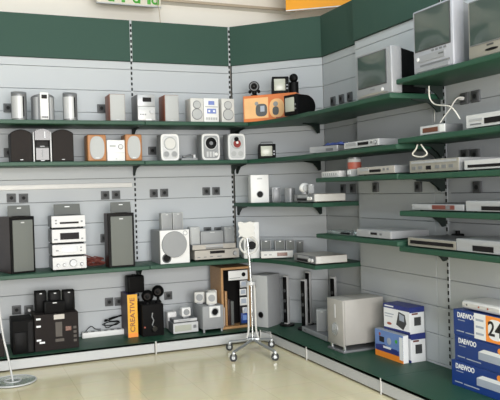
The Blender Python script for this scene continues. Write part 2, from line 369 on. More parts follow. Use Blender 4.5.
# ------------------------------------------------------------------ wall sockets
def socket(fr, x0, y0, x1, y1, label, plug=False):
    O, u, n, rot = FRAMES[fr]
    c = hit((x0+x1)/2, (y0+y1)/2, O, n); s = .078
    t = thing('wall_socket', label, 'wall socket', loc=c+n*.0005-Vector((0, 0, s/2)), rot=rot, group='grey wall sockets on the shelving panels')
    part('plate', box(NB(), -s/2, s/2, -.016, -.0005, 0, s, .004), 'socket', t)
    ins = part('insert', box(NB(), -s*.33, s*.33, -.019, -.014, s*.17, s*.83, .003, 1), 'socket_dark', t)
    part('hole', cyl(NB(), (0, -.0195, s*.5), s*.2, .003), 'slot', ins)
    if plug: part('plug', cyl(NB(), (0, -.035, s*.5), s*.16, .035), 'white', t)
for a in [('L', 4, 104, 12, 112, 'grey wall socket left of the leftmost silver oval speaker'),
          ('L', 98, 104, 104.5, 113, 'grey wall socket beside the brown speaker on the top shelf'),
          ('L', 5.7, 148, 11, 157, 'grey wall socket peeking out left of the dark speaker pair'),
          ('L', 148, 146, 156, 155.5, 'dark wall socket between orange wooden speaker and white radio'),
          ('L', 7, 194, 15.6, 202, 'left of two wall sockets above left tower speaker'),
          ('L', 19, 194, 28, 202, 'right of two wall sockets above left tower speaker'),
          ('L', 101, 191, 109, 199.5, 'left of two wall sockets above right tower speaker'),
          ('L', 112, 190.5, 119.6, 199, 'right of two wall sockets above right tower speaker'),
          ('L', 102, 234, 107, 242, 'wall socket partly hidden behind right tower speaker'),
          ('L', 149.4, 189, 157.7, 197.7, 'left of two wall sockets above the white-fronted subwoofer'),
          ('L', 160, 188.6, 168, 197, 'right of two wall sockets above the white-fronted subwoofer'),
          ('L', 202, 187, 210, 195.6, 'left of two wall sockets above the silver receiver'),
          ('L', 212, 186.5, 219.6, 195.6, 'right of two wall sockets above the silver receiver'),
          ('L', 203.5, 227, 211, 235, 'left of two sockets behind the grey centre speaker'),
          ('L', 214, 227, 221.5, 235, 'right of two sockets behind the grey centre speaker'),
          ('L', 12, 305, 21, 314.5, 'left of two low wall sockets above the black speaker on the base'),
          ('L', 24, 305, 33.5, 314, 'low wall socket with white plug beside the dark printed carton', True),
          ('L', 105, 297.6, 113, 306, 'left of two low sockets above the power strip'),
          ('L', 115, 296.6, 122, 306, 'low wall socket close to the yellow box, above cables'),
          ('L', 164, 291, 172, 300, 'low wall socket between black subwoofer and white satellites'),
          ('N', 330.5, 97, 337, 105, 'leftmost of three sockets near the small television'),
          ('N', 339.5, 95, 345, 102.5, 'middle of three sockets near the small television'),
          ('N', 348, 93, 353, 100, 'rightmost of three sockets near the small television'),
          ('R', 461, 93, 470, 104, 'socket with white cable plugged in below the large televisions', True),
          ('R', 471.5, 90, 482, 102.6, 'empty socket right of the plugged one below large televisions'),
          ('R', 462.5, 151, 470, 159.6, 'left socket of pair above the dark player, right picture edge'),
          ('R', 472, 150, 481, 159.6, 'right socket of pair above the dark player, right picture edge'),
          ('N', 341.5, 184, 346.5, 193, 'left socket in the dark recess below the reddish canister'),
          ('N', 351, 184, 356, 192.5, 'right socket in the dark recess below the reddish canister'),
          ('R', 373, 182, 380, 192.6, 'single socket under the shelf right of the recess'),
          ('R', 415, 181, 423.5, 192.6, 'single socket above the reddish slim player'),
          ('R', 473.6, 181, 483.5, 193.5, 'single socket above the player at right picture edge')]:
    socket(*a)

# ------------------------------------------------------------------ builders
def box_speaker(label, s, depth, body='wood_red', front='grey_light', frame=.06, group=None, name='speaker', badge='silver_lite', bev=.004):
    t = thing(name, label, 'speaker', s, group); w_, h_ = s.w, s.h; f = frame*w_
    part('cabinet', box(NB(), -w_/2, w_/2, 0, depth, 0, h_, bev), body, t)
    gr = part('grille', box(NB(), -w_/2+f, w_/2-f, -.010, .002, f, h_-f, .004), front, t)
    if badge: part('badge', box(NB(), -w_*.09, w_*.09, -.0125, -.009, f*1.1+h_*.02, f*1.1+h_*.045), badge, gr)
    return t
def feet(t, w_, d, hgt=.012, r=.012, mat='rubber', m=.12):
    for x in (-1, 1):
        for y in (m, 1-m): part('foot', cyl(NB(), (x*w_*(.5-m), d*y, hgt/2), r, hgt, 'z', 12), mat, t)
def av_unit(label, s, depth, name='disc_player', cat='disc player', body='silver', front='silver_lite', tray=None, disp=None, dispmat='display', knobs=(), btns=(), group=None, ft=.008, topmat=None):
    """slim hi-fi box: body, front panel, tray, display, buttons, feet (fractions of the front)"""
    t = thing(name, label, cat, s, group); w_, h_ = s.w, s.h
    part('body', box(NB(), -w_/2+.002, w_/2-.002, .008, depth, ft, h_, .003, 1), body, t)
    fp = part('front_panel', box(NB(), -w_/2, w_/2, 0, .0075, ft, h_-.001, .002, 1), front, t)
    hh = h_-ft
    fx = lambda a: -w_/2+a*w_
    fz = lambda a: ft+a*hh
    if tray: rect(fp, 'disc_tray', 'silver', fx(tray[0]), fx(tray[1]), fz(tray[2]), fz(tray[3]), .003)
    if disp: rect(fp, 'display', dispmat, fx(disp[0]), fx(disp[1]), fz(disp[2]), fz(disp[3]), .0025)
    for (x, z, r) in knobs: (disc(fp, 'knob', 'silver', fx(x), fz(z), r*hh, .014), ring(fp, 'knob_ring', 'socket_dark', fx(x), fz(z), r*hh*1.05, .0022, -.002))
    for (x, z, a, c) in btns: rect(fp, 'button', 'silver_dark', fx(x), fx(x+a), fz(z), fz(z+c), .003)
    for x in (-1, 1):
        for y in (.15, .85): part('foot', cyl(NB(), (x*w_*.42, depth*y, ft/2), .010, ft, 'z', 12), 'rubber', t)
    return t

# ================================================================== TOP SHELF, LEFT RUN
gOv = 'silver oval speaker pair'
def oval_speaker(label, s):
    t = thing('oval_speaker', label, 'speaker', s, gOv); w_, h_ = s.w, s.h; d = w_*.95; bz = .012
    part('base', slantprism(NB(), ellipse(w_*.42, d*.42, 28, 0, d/2), 0, lambda x, y: bz), 'silver_lite', t)
    part('body', slantprism(NB(), ellipse(w_/2, d/2, 36, 0, d/2), bz, lambda x, y: h_-.018+.036*(y/d)), 'silver_dark', t)
    # pale wrap-round front panel and black slit
    pts = [(w_*.505*math.cos(a), d/2+d*.505*math.sin(a)) for a in [PI*(1.10+.52*i/14) for i in range(15)]]
    inner = [(x*.96, d/2+(y-d/2)*.96) for x, y in pts[::-1]]
    part('front_panel', extrude(NB(), pts+inner, bz+.004, h_-.035, 'xy'), 'silver_lite', t)
    a = PI*1.66; part('slit', box(NB(), w_*.5*math.cos(a)-.004, w_*.5*math.cos(a)+.006, d/2+d*.5*math.sin(a)-.003, d/2+d*.5*math.sin(a)+.01, bz+.02, h_-.04), 'black', t)
    return t
oval_speaker('leftmost silver oval speaker with slanted top on top shelf', sp('L', 11.7, 27.5, 91.5, 118, Z1, .40))
oval_speaker('silver oval speaker right of the silver micro stereo', sp('L', 63.9, 78.3, 92.5, 118, Z1, .40))
s = sp('L', 32.3, 55.6, 93.5, 118, Z1, .42); t = thing('micro_stereo', 'silver micro stereo with rounded sides and white centre strip', 'stereo', s)
w_, h_ = s.w, s.h
part('body', slantprism(NB(), ellipse(w_/2, .10, 40, 0, .10, 2.4), 0, lambda x, y: h_-.02*(abs(x)/(w_/2))**2), 'silver_dark', t)
part('side_shell', slantprism(NB(), ellipse(w_*.16, .07, 24, -w_*.3, .075), .004, lambda x, y: h_-.03), 'silver', t)
part('side_shell', slantprism(NB(), ellipse(w_*.16, .07, 24, w_*.3, .075), .004, lambda x, y: h_-.03), 'silver', t)
fp = part('front_panel', box(NB(), -w_*.17, w_*.19, -.014, .03, .004, h_+.008, .004), 'white', t)
rect(fp, 'display', 'display', -w_*.11, w_*.13, h_*.80, h_*.95, .002, 0, -.014); rect(fp, 'disc_slot', 'silver_dark', -w_*.13, w_*.15, h_*.06, h_*.14, .002, 0, -.014)
for x in (-.08, .01, .10): rect(fp, 'button', 'display', w_*x, w_*(x+.03), h_*.09, h_*.13, .004, 0, -.014)
gW = 'brown-sided speaker pair on the top shelf'
box_speaker('brown-sided speaker with grey grille left of the black upright slots', sp('L', 109.5, 125, 94, 118.5, Z1, .40), .19, 'wood_red', 'grey_light', .03, gW)
box_speaker('brown-sided speaker with grey grille right of the silver stereo', sp('L', 164.5, 178.6, 95, 119, Z1, .40), .19, 'wood_red', 'grey_light', .03, gW)
s = sp('L', 137.3, 155.2, 94.3, 119, Z1, .42); t = thing('micro_stereo', 'square silver micro stereo between two brown-sided speakers', 'stereo', s); w_, h_ = s.w, s.h
part('body', box(NB(), -w_/2, w_/2, .006, .22, 0, h_, .006), 'silver_dark', t)
fp = part('front_panel', box(NB(), -w_/2+.003, w_/2-.003, -.004, .006, h_*.55, h_-.003, .003), 'silver', t); rect(fp, 'display', 'display', -w_*.2, w_*.28, h_*.72, h_*.88, .003, 0, -.004)
f2 = part('lower_panel', box(NB(), -w_/2+.003, w_/2-.003, -.010, .006, .008, h_*.54, .004), 'silver_lite', t)
disc(f2, 'dial', 'silver', w_*.28, h_*.36, w_*.13, .014, -.010); rect(f2, 'label_strip', 'white', -w_*.05, w_*.25, h_*.03, h_*.09, .002, 0, -.010)
for k in range(3): rect(f2, 'button', 'silver_dark', -w_*.38+k*w_*.13, -w_*.30+k*w_*.13, h_*.22, h_*.27, .003, 0, -.010)
gB = 'white three-piece stereo'
def two_way(label, s):
    t = thing('two_way_speaker', label, 'speaker', s, gB); w_, h_ = s.w, s.h
    part('cabinet', box(NB(), -w_/2, w_/2, 0, .16, 0, h_, .008), 'offwhite', t)
    disc(t, 'tweeter', 'grey_light', 0, h_*.72, w_*.26, .004); ring(t, 'tweeter_ring', 'silver_dark', 0, h_*.72, w_*.28, .003)
    disc(t, 'woofer', 'grey_light', 0, h_*.33, w_*.36, .004); ring(t, 'woofer_ring', 'silver_dark', 0, h_*.33, w_*.38, .004)
two_way('left two-way speaker of the white three-piece stereo', sp('L', 190.5, 203.5, 98, 119.7, Z1, .40))
two_way('right two-way speaker of the white three-piece stereo', sp('L', 221.6, 234.6, 98.5, 119.7, Z1, .40))
s = sp('L', 204.0, 218.8, 98.2, 119.8, Z1, .41); t = thing('micro_stereo', 'white stereo unit with bluish displays between two-way speakers', 'stereo', s, gB); w_, h_ = s.w, s.h
part('body', box(NB(), -w_/2, w_/2, 0, .17, 0, h_, .005), 'white', t)
rect(t, 'cassette_window', 'display_blue', -w_*.3, w_*.3, h_*.36, h_*.56); rect(t, 'display', 'display_blue', -w_*.2, w_*.2, h_*.72, h_*.88)
rect(t, 'trim_strip', 'grey_light', -w_*.42, w_*.42, h_*.62, h_*.66)
for x in (-.16, .16): disc(t, 'reel_window', 'print_white', w_*x, h_*.46, w_*.07, .005)
for k in range(5): rect(t, 'button', 'grey_light', -w_*.38+k*w_*.16, -w_*.27+k*w_*.16, h_*.10, h_*.2)

# ================================================================== SECOND SHELF, LEFT RUN
gD = 'dark grey speaker pair'
def arch_speaker(label, s):
    t = thing('arch_speaker', label, 'speaker', s, gD); w_, h_ = s.w, s.h
    top = [(-w_/2+w_*i/14, h_-.035+.035*math.sin(PI*i/14)**.8) for i in range(15)]
    part('cabinet', extrude(NB(), [(w_/2, 0), (-w_/2, 0)]+top, 0, .2, 'xz'), 'black', t)
    k = .94; part('grille', extrude(NB(), [(x*k, z*k+h_*.03) for x, z in [(w_/2, 0), (-w_/2, 0)]+top], -.012, 0, 'xz'), 'charcoal', t)
    rect(t, 'badge', 'silver', -w_*.07, w_*.07, h_*.055, h_*.075, .002, 0, -.012)
arch_speaker('dark grey speaker with arched top, leftmost on second shelf', sp('L', 10.2, 32, 129.3, 160.3, Z2, .37))
arch_speaker('dark grey speaker with arched top right of black stereo', sp('L', 52, 73.5, 129.3, 160.3, Z2, .37))
s = sp('L', 32.8, 51.6, 129.2, 160, Z2, .36); t = thing('mini_stereo', 'black mini stereo with silver edge strips between arched speakers', 'stereo', s); w_, h_ = s.w, s.h
part('body', box(NB(), -w_/2+.016, w_/2-.016, 0, .2, 0, h_*.93, .004), 'black', t)
for x in (-1, 1): part('edge_strip', box(NB(), x*(w_/2-.007)-.006, x*(w_/2-.007)+.006, -.012, .15, 0, h_*.92, .003), 'silver_lite', t)
top = [(-w_*.40+w_*.8*i/14, h_*.93+.07*h_*math.sin(PI*i/14)) for i in range(15)]
dr = part('disc_door', extrude(NB(), [(w_*.40, h_*.66), (-w_*.40, h_*.66)]+top, -.03, .05, 'xz'), 'black_gloss', t)
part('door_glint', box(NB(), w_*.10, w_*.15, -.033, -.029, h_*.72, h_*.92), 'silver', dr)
rect(t, 'display', 'display', -w_*.3, w_*.3, h_*.5, h_*.62); rect(t, 'seam', 'socket', -w_*.34, w_*.34, h_*.44, h_*.455); rect(t, 'badge', 'silver', -w_*.12, w_*.12, h_*.47, h_*.485, .004)
rect(t, 'cassette_door', 'black_gloss', -w_*.34, w_*.34, h_*.06, h_*.42); rect(t, 'lower_badge', 'silver', -w_*.1, w_*.1, h_*.03, h_*.05, .005)
part('control_stick', box(NB(), -.004, .004, -.012, 0, h_*.15, h_*.36), 'silver_dark', t)
gO = 'orange wooden speaker pair'
def oval_grille(label, s):
    t = thing('wooden_speaker', label, 'speaker', s, gO); w_, h_ = s.w, s.h
    part('cabinet', box(NB(), -w_/2, w_/2, 0, .18, 0, h_, .012, 3), 'wood_orange', t)
    g_ = part('grille', extrude(NB(), ellipse(w_*.38, h_*.43, 36, 0, h_*.5, 2.6), -.012, .002, 'xz'), 'grey_light', t)
    part('badge', box(NB(), -w_*.1, w_*.1, -.0145, -.011, h_*.11, h_*.135), 'white', g_)
oval_grille('orange wooden speaker with oval grille left of white stereo', sp('L', 87.5, 106.4, 134.5, 159.3, Z2, .36))
oval_grille('orange wooden speaker with oval grille right of white stereo', sp('L', 125.4, 142.2, 134.2, 159, Z2, .36))
s = sp('L', 107.2, 124.9, 140, 158.6, Z2, .37); t = thing('micro_stereo', 'plain white stereo block with round dial between orange speakers', 'stereo', s); w_, h_ = s.w, s.h
part('body', box(NB(), -w_/2, w_/2, 0, .2, 0, h_, .005), 'white', t)
ring(t, 'dial_ring', 'silver_dark', w_*.26, h_*.68, w_*.12, .004); disc(t, 'dial', 'silver_lite', w_*.26, h_*.68, w_*.11, .008)
rect(t, 'seam', 'grey_light', -w_*.48, w_*.48, h_*.38, h_*.395, .0015); rect(t, 'display', 'grey_light', -w_*.36, -w_*.02, h_*.66, h_*.76); rect(t, 'badge', 'silver', -w_*.05, w_*.05, h_*.08, h_*.12)
gP = 'white rounded desk radios on the second shelf'
def desk_radio(label, s, kind):
    t = thing('desk_radio', label, 'radio', s, gP); w_, h_ = s.w, s.h
    part('body', box(NB(), -w_/2, w_/2, .012, .14, 0, h_, .01, 3), 'grey_mid', t)
    part('front_shell', extrude(NB(), ellipse(w_/2, h_/2, 48, 0, h_/2, 6.5), 0, .022, 'xz'), 'white', t)
    ip = part('inner_panel', extrude(NB(), ellipse(w_*.42, h_*.43, 48, 0, h_/2, 6), -.006, .002, 'xz'), 'silver_lite' if kind != 1 else 'grey_mid', t)
    cz = h_*.64
    if kind == 0:
        disc(t, 'speaker_cone', 'offwhite', 0, cz, w_*.30, .010); ring(t, 'cone_ring', 'grey_light', 0, cz, w_*.32, .006, -.007)
        for x in (-.22, .22): disc(t, 'driver', 'grey_mid', w_*x, h_*.24, w_*.15, .010); ring(t, 'driver_ring', 'grey_light', w_*x, h_*.24, w_*.15, .003, -.009)
    if kind == 1:
        ring(t, 'disc_ring', 'silver_lite', 0, cz, w_*.33, .005, -.007); disc(t, 'disc_window', 'black_gloss', 0, cz, w_*.31, .012); disc(t, 'disc_hub', 'silver_dark', 0, cz, w_*.10, .015)
        for x in (-.26, -.09, .08): rect(t, 'button', 'silver_lite', w_*x, w_*(x+.1), h_*.12, h_*.32, .010)
        disc(t, 'volume_knob', 'white', w_*.27, h_*.22, w_*.09, .016)
    if kind == 2:
        ring(t, 'disc_ring', 'grey_light', 0, cz+h_*.03, w_*.33, .006, -.007); disc(t, 'disc_window', 'grey_light', 0, cz+h_*.03, w_*.31, .010)
        disc(t, 'red_label', 'cd_red', 0, cz-h_*.02, w_*.22, .013); disc(t, 'dark_cap', 'black', -w_*.04, cz+h_*.15, w_*.13, .016); disc(t, 'disc_hub', 'white', 0, cz+h_*.02, w_*.07, .017)
        for x in (-.2, .2): disc(t, 'driver', 'grey_light', w_*x, h_*.24, w_*.14, .010)
desk_radio('white rounded unit with one large and two small round cones', sp('L', 161, 179, 134, 159.2, Z2, .36), 0)
desk_radio('white rounded radio with black disc window and silver buttons', sp('L', 202, 219.6, 133.8, 158.8, Z2, .36), 1)
desk_radio('white rounded unit with red and black disc, near the corner', sp('L', 228.3, 245.2, 133.8, 158.6, Z2, .36), 2)
s = sp('L', 181.5, 198, 154, 159, Z2, .34); t = thing('remote_tray', 'small grey tray with remote pieces between white desk radios', 'remote control', s)
part('tray', box(NB(), -s.w/2, s.w/2, 0, .09, 0, .022, .006), 'grey_mid', t)
k = part('remote', box(NB(), -.045, .045, -.015, .015, 0, .02, .006), 'silver_dark', t); k.location = (-.01, .05, .034); k.rotation_euler = (0, -.25, .2)
k = part('stub', box(NB(), -.012, .012, -.012, .012, 0, .035, .004), 'silver_lite', t); k.location = (s.w*.36, .04, .021)

# ================================================================== CORNER, TOP SHELF: orange box, cameras, little televisions
s = spc((243.2, 120.8), (293.6, 117), (300, 114), Z1, 91)
pL = hit(243.5, 108, Vector((1.10, -.30, 0)), Vector((S45, S45, 0))); pN = hit(296, 105, Vector((1.10, -.30, 0)), Vector((S45, S45, 0)))
s = sp('D', 243.3, 296, 92.2, 119, Z1, .33); s.h = .245
t = thing('product_carton', 'orange printed carton with device pictures on corner shelf', 'carton', s); w_, h_ = s.w, s.h; dC = .16
part('carton', box(NB(), -w_/2, w_/2, 0, dC, 0, h_, .002, 1), 'box_orange', t)
rect(t, 'printed_glow', 'box_amber', -w_*.48, -w_*.02, h_*.12, h_*.9, .001); part('printed_glow', extrude(NB(), ellipse(w_*.14, h_*.36, 28, w_*.14, h_*.46, 2.4), -.001, 0, 'xz'), 'box_amber', t); rect(t, 'printed_band', 'red', w_*.12, w_*.46, h_*.06, h_*.12, .0012)
pr = part('printed_camera', extrude(NB(), ellipse(w_*.11, h_*.24, 28, -w_*.15, h_*.42, 3), -.0022, 0, 'xz'), 'socket', t); part('printed_face', box(NB(), -w_*.17, -w_*.09, -.003, -.002, h_*.36, h_*.58), 'print_grey', pr)
disc(t, 'printed_lens', 'grey_mid', -w_*.24, h_*.68, w_*.035, .0022)
part('printed_bust', extrude(NB(), ellipse(w_*.06, h_*.16, 24, w_*.12, h_*.36, 2.5), -.0022, 0, 'xz'), 'socket', t); disc(t, 'printed_head', 'grey_mid', w_*.12, h_*.62, w_*.045, .0022)
zc = Z1+h_+.0005
cdir = FRAMES['D']
def ontop(s0, fx, fy, z): return s0.loc+Vector((math.cos(s0.rot), math.sin(s0.rot), 0))*fx+Vector((-math.sin(s0.rot), math.cos(s0.rot), 0))*fy+Vector((0, 0, z-s0.loc.z))
t = thing('web_camera', 'small black ball camera on its stand, left on orange carton', 'camera', loc=ontop(s, -w_*.33, .07, zc), rot=-.5)
part('foot', cyl(NB(), (0, 0, .008), .045, .016, 'z', 24, .03), 'black', t)
part('hinge', sph(NB(), (0, 0, .035), .024), 'black', t)
hd = part('head', cyl(NB(), (0, -.002, .092), .050, .04), 'black', t); part('lens_ring', torus(NB(), (0, -.024, .092), .036, .006), 'silver_dark', hd); part('lens', sph(NB(), (0, -.02, .092), .018), 'black_gloss', hd)
for x in (-1, 1): part('ear', sph(NB(), (x*.042, 0, .045), .016), 'black', t)
def mini_tv(label, loc, rot, w_, h_, d, round_back, pale=True, handle=False, body='black'):
    t = thing('mini_television', label, 'television', loc=loc, rot=rot)
    prof = [(0, 0), (d, 0), (d, h_*.55), (d*.8, h_*.86), (d*.35, h_), (0, h_)] if not round_back else [(0, 0), (d*.9, 0)]+[(d*.45+d*.55*math.cos(a), h_*.45+h_*.55*math.sin(a)) for a in [(-.35+i*.118)*PI/1.0*.5 for i in range(0, 17)] if math.cos(a) > -.05]+[(0, h_)]
    part('case', extrude(NB(), prof, -w_/2, w_/2, 'yz'), body, t)
    bz = part('bezel', box(NB(), -w_/2-.003, w_/2+.003, -.012, .004, -.0, h_+.003, .006), 'black' if body == 'black' else 'silver_dark', t)
    part('screen', box(NB(), -w_*.40, w_*.30, -.0155, -.010, h_*.18, h_*.88, .004), 'screen_pale' if pale else 'screen', bz)
    for z in (.3, .5): part('knob', cyl(NB(), (w_*.4, -.016, h_*z), .008, .01, 'y', 12), 'silver_dark', bz)
    if handle: part('handle', tube(NB(), [(-w_*.36, .03, h_), (-w_*.36, .03, h_+.022), (w_*.36, .03, h_+.022), (w_*.36, .03, h_)], .004), 'socket', t)
    return t
mini_tv('small black television standing on the orange carton', ontop(s, w_*.20, .03, zc), -.35, .15, .155, .12, False)
t = thing('web_camera', 'black rounded camera behind small television on orange carton', 'camera', loc=ontop(s, w_*.405, .10, zc), rot=-.7)
part('body', slantprism(NB(), ellipse(.045, .04, 24, 0, 0), 0, lambda x, y: .11+.2*y), 'black', t); part('head', sph(NB(), (0, 0, .145), .042, (1, .7, 1)), 'black', t)
pt = onz(289.5, 113, Z1)
mini_tv('black round-backed portable television right of orange carton', Vector((pt.x+.10, pt.y+.16, Z1)), -1.3, .165, .175, .21, True)
t = mini_tv('tiny portable television with handle on second corner shelf', sp('D', 259.5, 275, 143, 158, Z2, .27).loc, -.30, .155, .135, .11, False, True, True, 'black')

# ================================================================== THIRD SHELF, LEFT RUN
gT = 'tall tower speaker pair'
def tower(label, s, dep=.26):
    t = thing('tower_speaker', label, 'speaker', s, gT); w_, h_ = s.w, s.h
    part('cabinet', box(NB(), -w_/2, w_/2, .012, dep, 0, h_, .003, 1), 'wood_dark', t)
    fr_ = part('front_frame', box(NB(), -w_/2, w_/2, 0, .0118, 0, h_, .003, 1), 'black', t)
    g_ = part('grille', box(NB(), -w_*.40, w_*.42, -.010, .002, h_*.035, h_*.94, .004), 'grey_cloth', t)
    part('badge', box(NB(), -w_*.07, w_*.07, -.0125, -.009, h_*.885, h_*.905), 'silver_lite', g_)
tower('left tower speaker with dark wooden side and grey grille', sp('L', 10.2, 35.2, 216.5, 273.6, Z3, .36, turn=.26), .30)
tower('right tower speaker with grey grille and black frame beside slots', sp('L', 108.3, 134.6, 213, 267.4, Z3, None), .17)
def card(label, xl, xr, yt, yb, off):
    P = Vector((0, -off, 0)); n = Vector((0, 1, 0)); a, b_, c = hit(xl, yb, P, n), hit(xr, yb, P, n), hit((xl+xr)/2, yt, P, n)
    s = Spot(); s.w = b_.x-a.x; s.h = 0; return a, b_, c
def display_card(label, xl, xr, yt, z, off):
    P = Vector((0, -off, 0)); n = Vector((0, 1, 0)); a, b_, c = hit(xl, yt+6, P, n), hit(xr, yt+6, P, n), hit((xl+xr)/2, yt, P, n)
    t = thing('display_card', label, 'sign', loc=Vector(((a.x+b_.x)/2, -off, z)), group='grey display cards on the hi-fi units'); w2, h2 = b_.x-a.x, c.z-z
    part('card', extrude(NB(), [(-w2*.48, 0), (w2*.5, 0), (w2*.47, h2), (-w2*.47, h2)], 0, .008, 'xz'), 'grey_card', t)
    rect(t, 'logo', 'print_white', -w2*.08, w2*.10, h2*.72, h2*.80, .001)
    part('stand_foot', box(NB(), -w2*.3, w2*.3, 0, .05, 0, .004), 'grey_card', t)
sT = sp('L', 10.2, 35.2, 216.5, 273.6, Z3, .36); sT2 = sp('L', 108.3, 134.6, 213, 267.4, Z3, None)
display_card('grey card standing on the left tower speaker', 7, 30.5, 205.5, Z3+sT.h, sT.off-.12)
display_card('grey card standing on the right tower speaker', 110, 131, 202, Z3+sT2.h, sT2.off-.08)
sH = sp('L', 52.2, 86, 215.5, 272, Z3, None); offH = sH.off; w_ = sH.w; zz = Z3; u_ = sH.h
gH = 'four silver hi-fi components in a stack'
specs = [(.243, 'amplifier', 'bottom silver component of the hi-fi stack, with large volume knob', None, None, ((.16, .35, .11), (.34, .35, .11), (.60, .48, .27), (.86, .35, .12)), ()),
         (.218, 'cassette_deck', 'silver cassette component, third from top of hi-fi stack', (.28, .75, .25, .8), None, (), ((.82, .6, .05, .12), (.82, .3, .05, .12), (.1, .4, .08, .12))),
         (.262, 'disc_player', 'silver component with dark display, second from top of hi-fi stack', None, (.24, .80, .22, .72), (), ((.06, .2, .1, .1), (.86, .2, .06, .1))),
         (.232, 'disc_player', 'topmost silver component of the hi-fi stack', None, (.24, .80, .30, .46), (), ((.1, .3, .06, .12), (.1, .55, .06, .12), (.86, .4, .06, .14)))]
tot = sum(x[0] for x in specs)
for fr_, nm, lb, tray, disp, kn, bt in specs:
    s = Spot(); s.loc = Vector((sH.loc.x, sH.loc.y, zz)); s.rot = 0; s.w = w_; s.h = u_*fr_/tot-.0005
    av_unit(lb, s, .27, nm, 'hi-fi unit', 'silver_dark', 'hifi_face', tray, disp, 'display', kn, bt, gH, .016); zz += u_*fr_/tot
display_card('grey card standing on top of the silver hi-fi stack', 53, 80.5, 204, zz, offH-.14)
def squiggle(name, label, pts, r, mat, cat='cable'):
    o = part(name, tube(NB(), smoothpath(pts, 5), r, 6), mat); o['label'] = label; o['category'] = cat; return o
a = onz(87, 269, Z3); c = onz(106, 266.5, Z3); pts = []
for i in range(26):
    f = i/25; pts.append((a.x+(c.x-a.x)*(.5+.48*math.sin(i*1.9)), -.20-.05*math.sin(i*2.7)-.04*f, Z3+.012+.028*(1+math.sin(i*1.3))+.05*(1-f)*(i % 3 == 0)))
squiggle('speaker_cable', 'tangled red speaker cable between hi-fi stack and right tower', pts, .006, 'red_dark')
# white-fronted subwoofer and satellites
sS = sp('L', 160.3, 189.6, 230, 266.8, Z3, None); w_, h_ = sS.w, sS.h; t = thing('subwoofer', 'white-fronted subwoofer with large round grey grille on third shelf', 'speaker', sS)
part('cabinet', box(NB(), -w_/2, w_/2, .012, .32, 0, h_, .003, 1), 'grey_mid', t); part('baffle', box(NB(), -w_/2, w_/2, 0, .0118, 0, h_, .003, 1), 'white', t)
disc(t, 'grille', 'grey_mid', -w_*.02, h_*.57, w_*.42, .012, n=48); ring(t, 'grille_ring', 'silver_dark', -w_*.02, h_*.57, w_*.425, .003)
disc(t, 'bass_port', 'black', -w_*.29, h_*.17, w_*.13, .003); ring(t, 'port_ring', 'socket', -w_*.29, h_*.17, w_*.135, .006); ring(t, 'logo', 'silver', w_*.36, h_*.90, w_*.07, .003, -.001)
zt = Z3+h_+.0005
def satellite(label, s, depth, mat='grey_light', front='grey_mid', group=None, tapered=0):
    t = thing('satellite_speaker', label, 'speaker', s, group); w_, h_ = s.w, s.h
    part('cabinet', box(NB(), -w_/2, w_/2, 0, depth, 0, h_, .005), mat, t)
    g_ = part('grille', box(NB(), -w_*.42, w_*.42, -.006, .002, h_*.05, h_*.95, .004), front, t)
    part('badge', box(NB(), -w_*.10, w_*.10, -.008, -.005, h_*.90-.004, h_*.90+.004), 'silver_lite', g_)
    return t
gs = 'grey satellite speakers on the third shelf'
satellite('left small grey satellite on top of white-fronted subwoofer', sp('L', 161.6, 172, 213, 230, zt, sS.off-.06), .09, 'grey_light', 'grey_mid', gs)
satellite('right small grey satellite on top of white-fronted subwoofer', sp('L', 173, 183.2, 212.5, 230, zt, sS.off-.06), .09, 'grey_light', 'grey_mid', gs)
sV = sp('L', 194.8, 239.2, 249.5, 264.2, Z3, None)
av_unit('wide champagne silver receiver under a thin player, third shelf', sV, .30, 'receiver', 'hi-fi unit', 'champagne', 'champagne', None, (.34, .67, .58, .88), 'display', ((.90, .48, .20),), ((.06, .2, .06, .1), (.2, .2, .06, .1), (.34, .2, .06, .1), (.5, .2, .1, .1)), None, .018)
s = Spot(); s.loc = sV.loc+Vector((-.025, 0, sV.h+.0005)); s.rot = 0; s.w = sV.w*.97; s.h = .052
av_unit('thin silver player lying on the champagne receiver', s, .28, 'disc_player', 'disc player', 'silver', 'champagne', (.3, .7, .45, .85), (.3, .7, .1, .35), 'silver_dark', (), (), None, .006)
zv = s.loc.z+s.h+.0005; ov = sV.off-.06
satellite('slim grey satellite left of the grey centre speaker', sp('L', 190.3, 200, 227, 243, zv, ov), .09, 'grey_light', 'grey_light', gs)
satellite('wide grey centre speaker on the thin silver player', sp('L', 200.8, 223.5, 231, 243, zv, ov), .09, 'grey_mid', 'grey_mid', gs)
satellite('slim grey satellite right of the grey centre speaker', sp('L', 224.5, 234.6, 226.5, 243, zv, ov), .09, 'grey_mid', 'grey_mid', gs)

# ================================================================== BASE, LEFT RUN
gK = 'black speakers beside the dark carton'
s = sp('L', 12.5, 34, 320.5, 354, ZB, None, .53); t = thing('black_subwoofer', 'black box subwoofer left of the dark printed carton', 'speaker', s); w_, h_ = s.w, s.h
part('cabinet', box(NB(), -w_/2, w_/2, 0, .30, 0, h_, .006), 'black_matte', t); part('grille', box(NB(), -w_*.44, w_*.16, -.012, .002, h_*.05, h_*.66, .006), 'black', t); rect(t, 'panel_edge', 'black', w_*.22, w_*.44, h_*.05, h_*.95, .008)
sX = sp('L', 34.8, 78.6, 313.5, 349.8, ZB, None, .53); w_, h_ = sX.w, sX.h
t = thing('printed_carton', 'dark brown printed carton under small black speakers on base', 'carton', sX)
part('carton', box(NB(), -w_/2, w_/2, 0, .26, 0, h_, .002, 1), 'box_dark', t)
for z in (.86, .66, .28): rect(t, 'printed_tab', 'print_white', -w_*.46, -w_*.36, h_*z, h_*(z+.05), .001)
rect(t, 'printed_tab', 'print_white', -w_*.40, -w_*.28, h_*.21, h_*.26, .001)
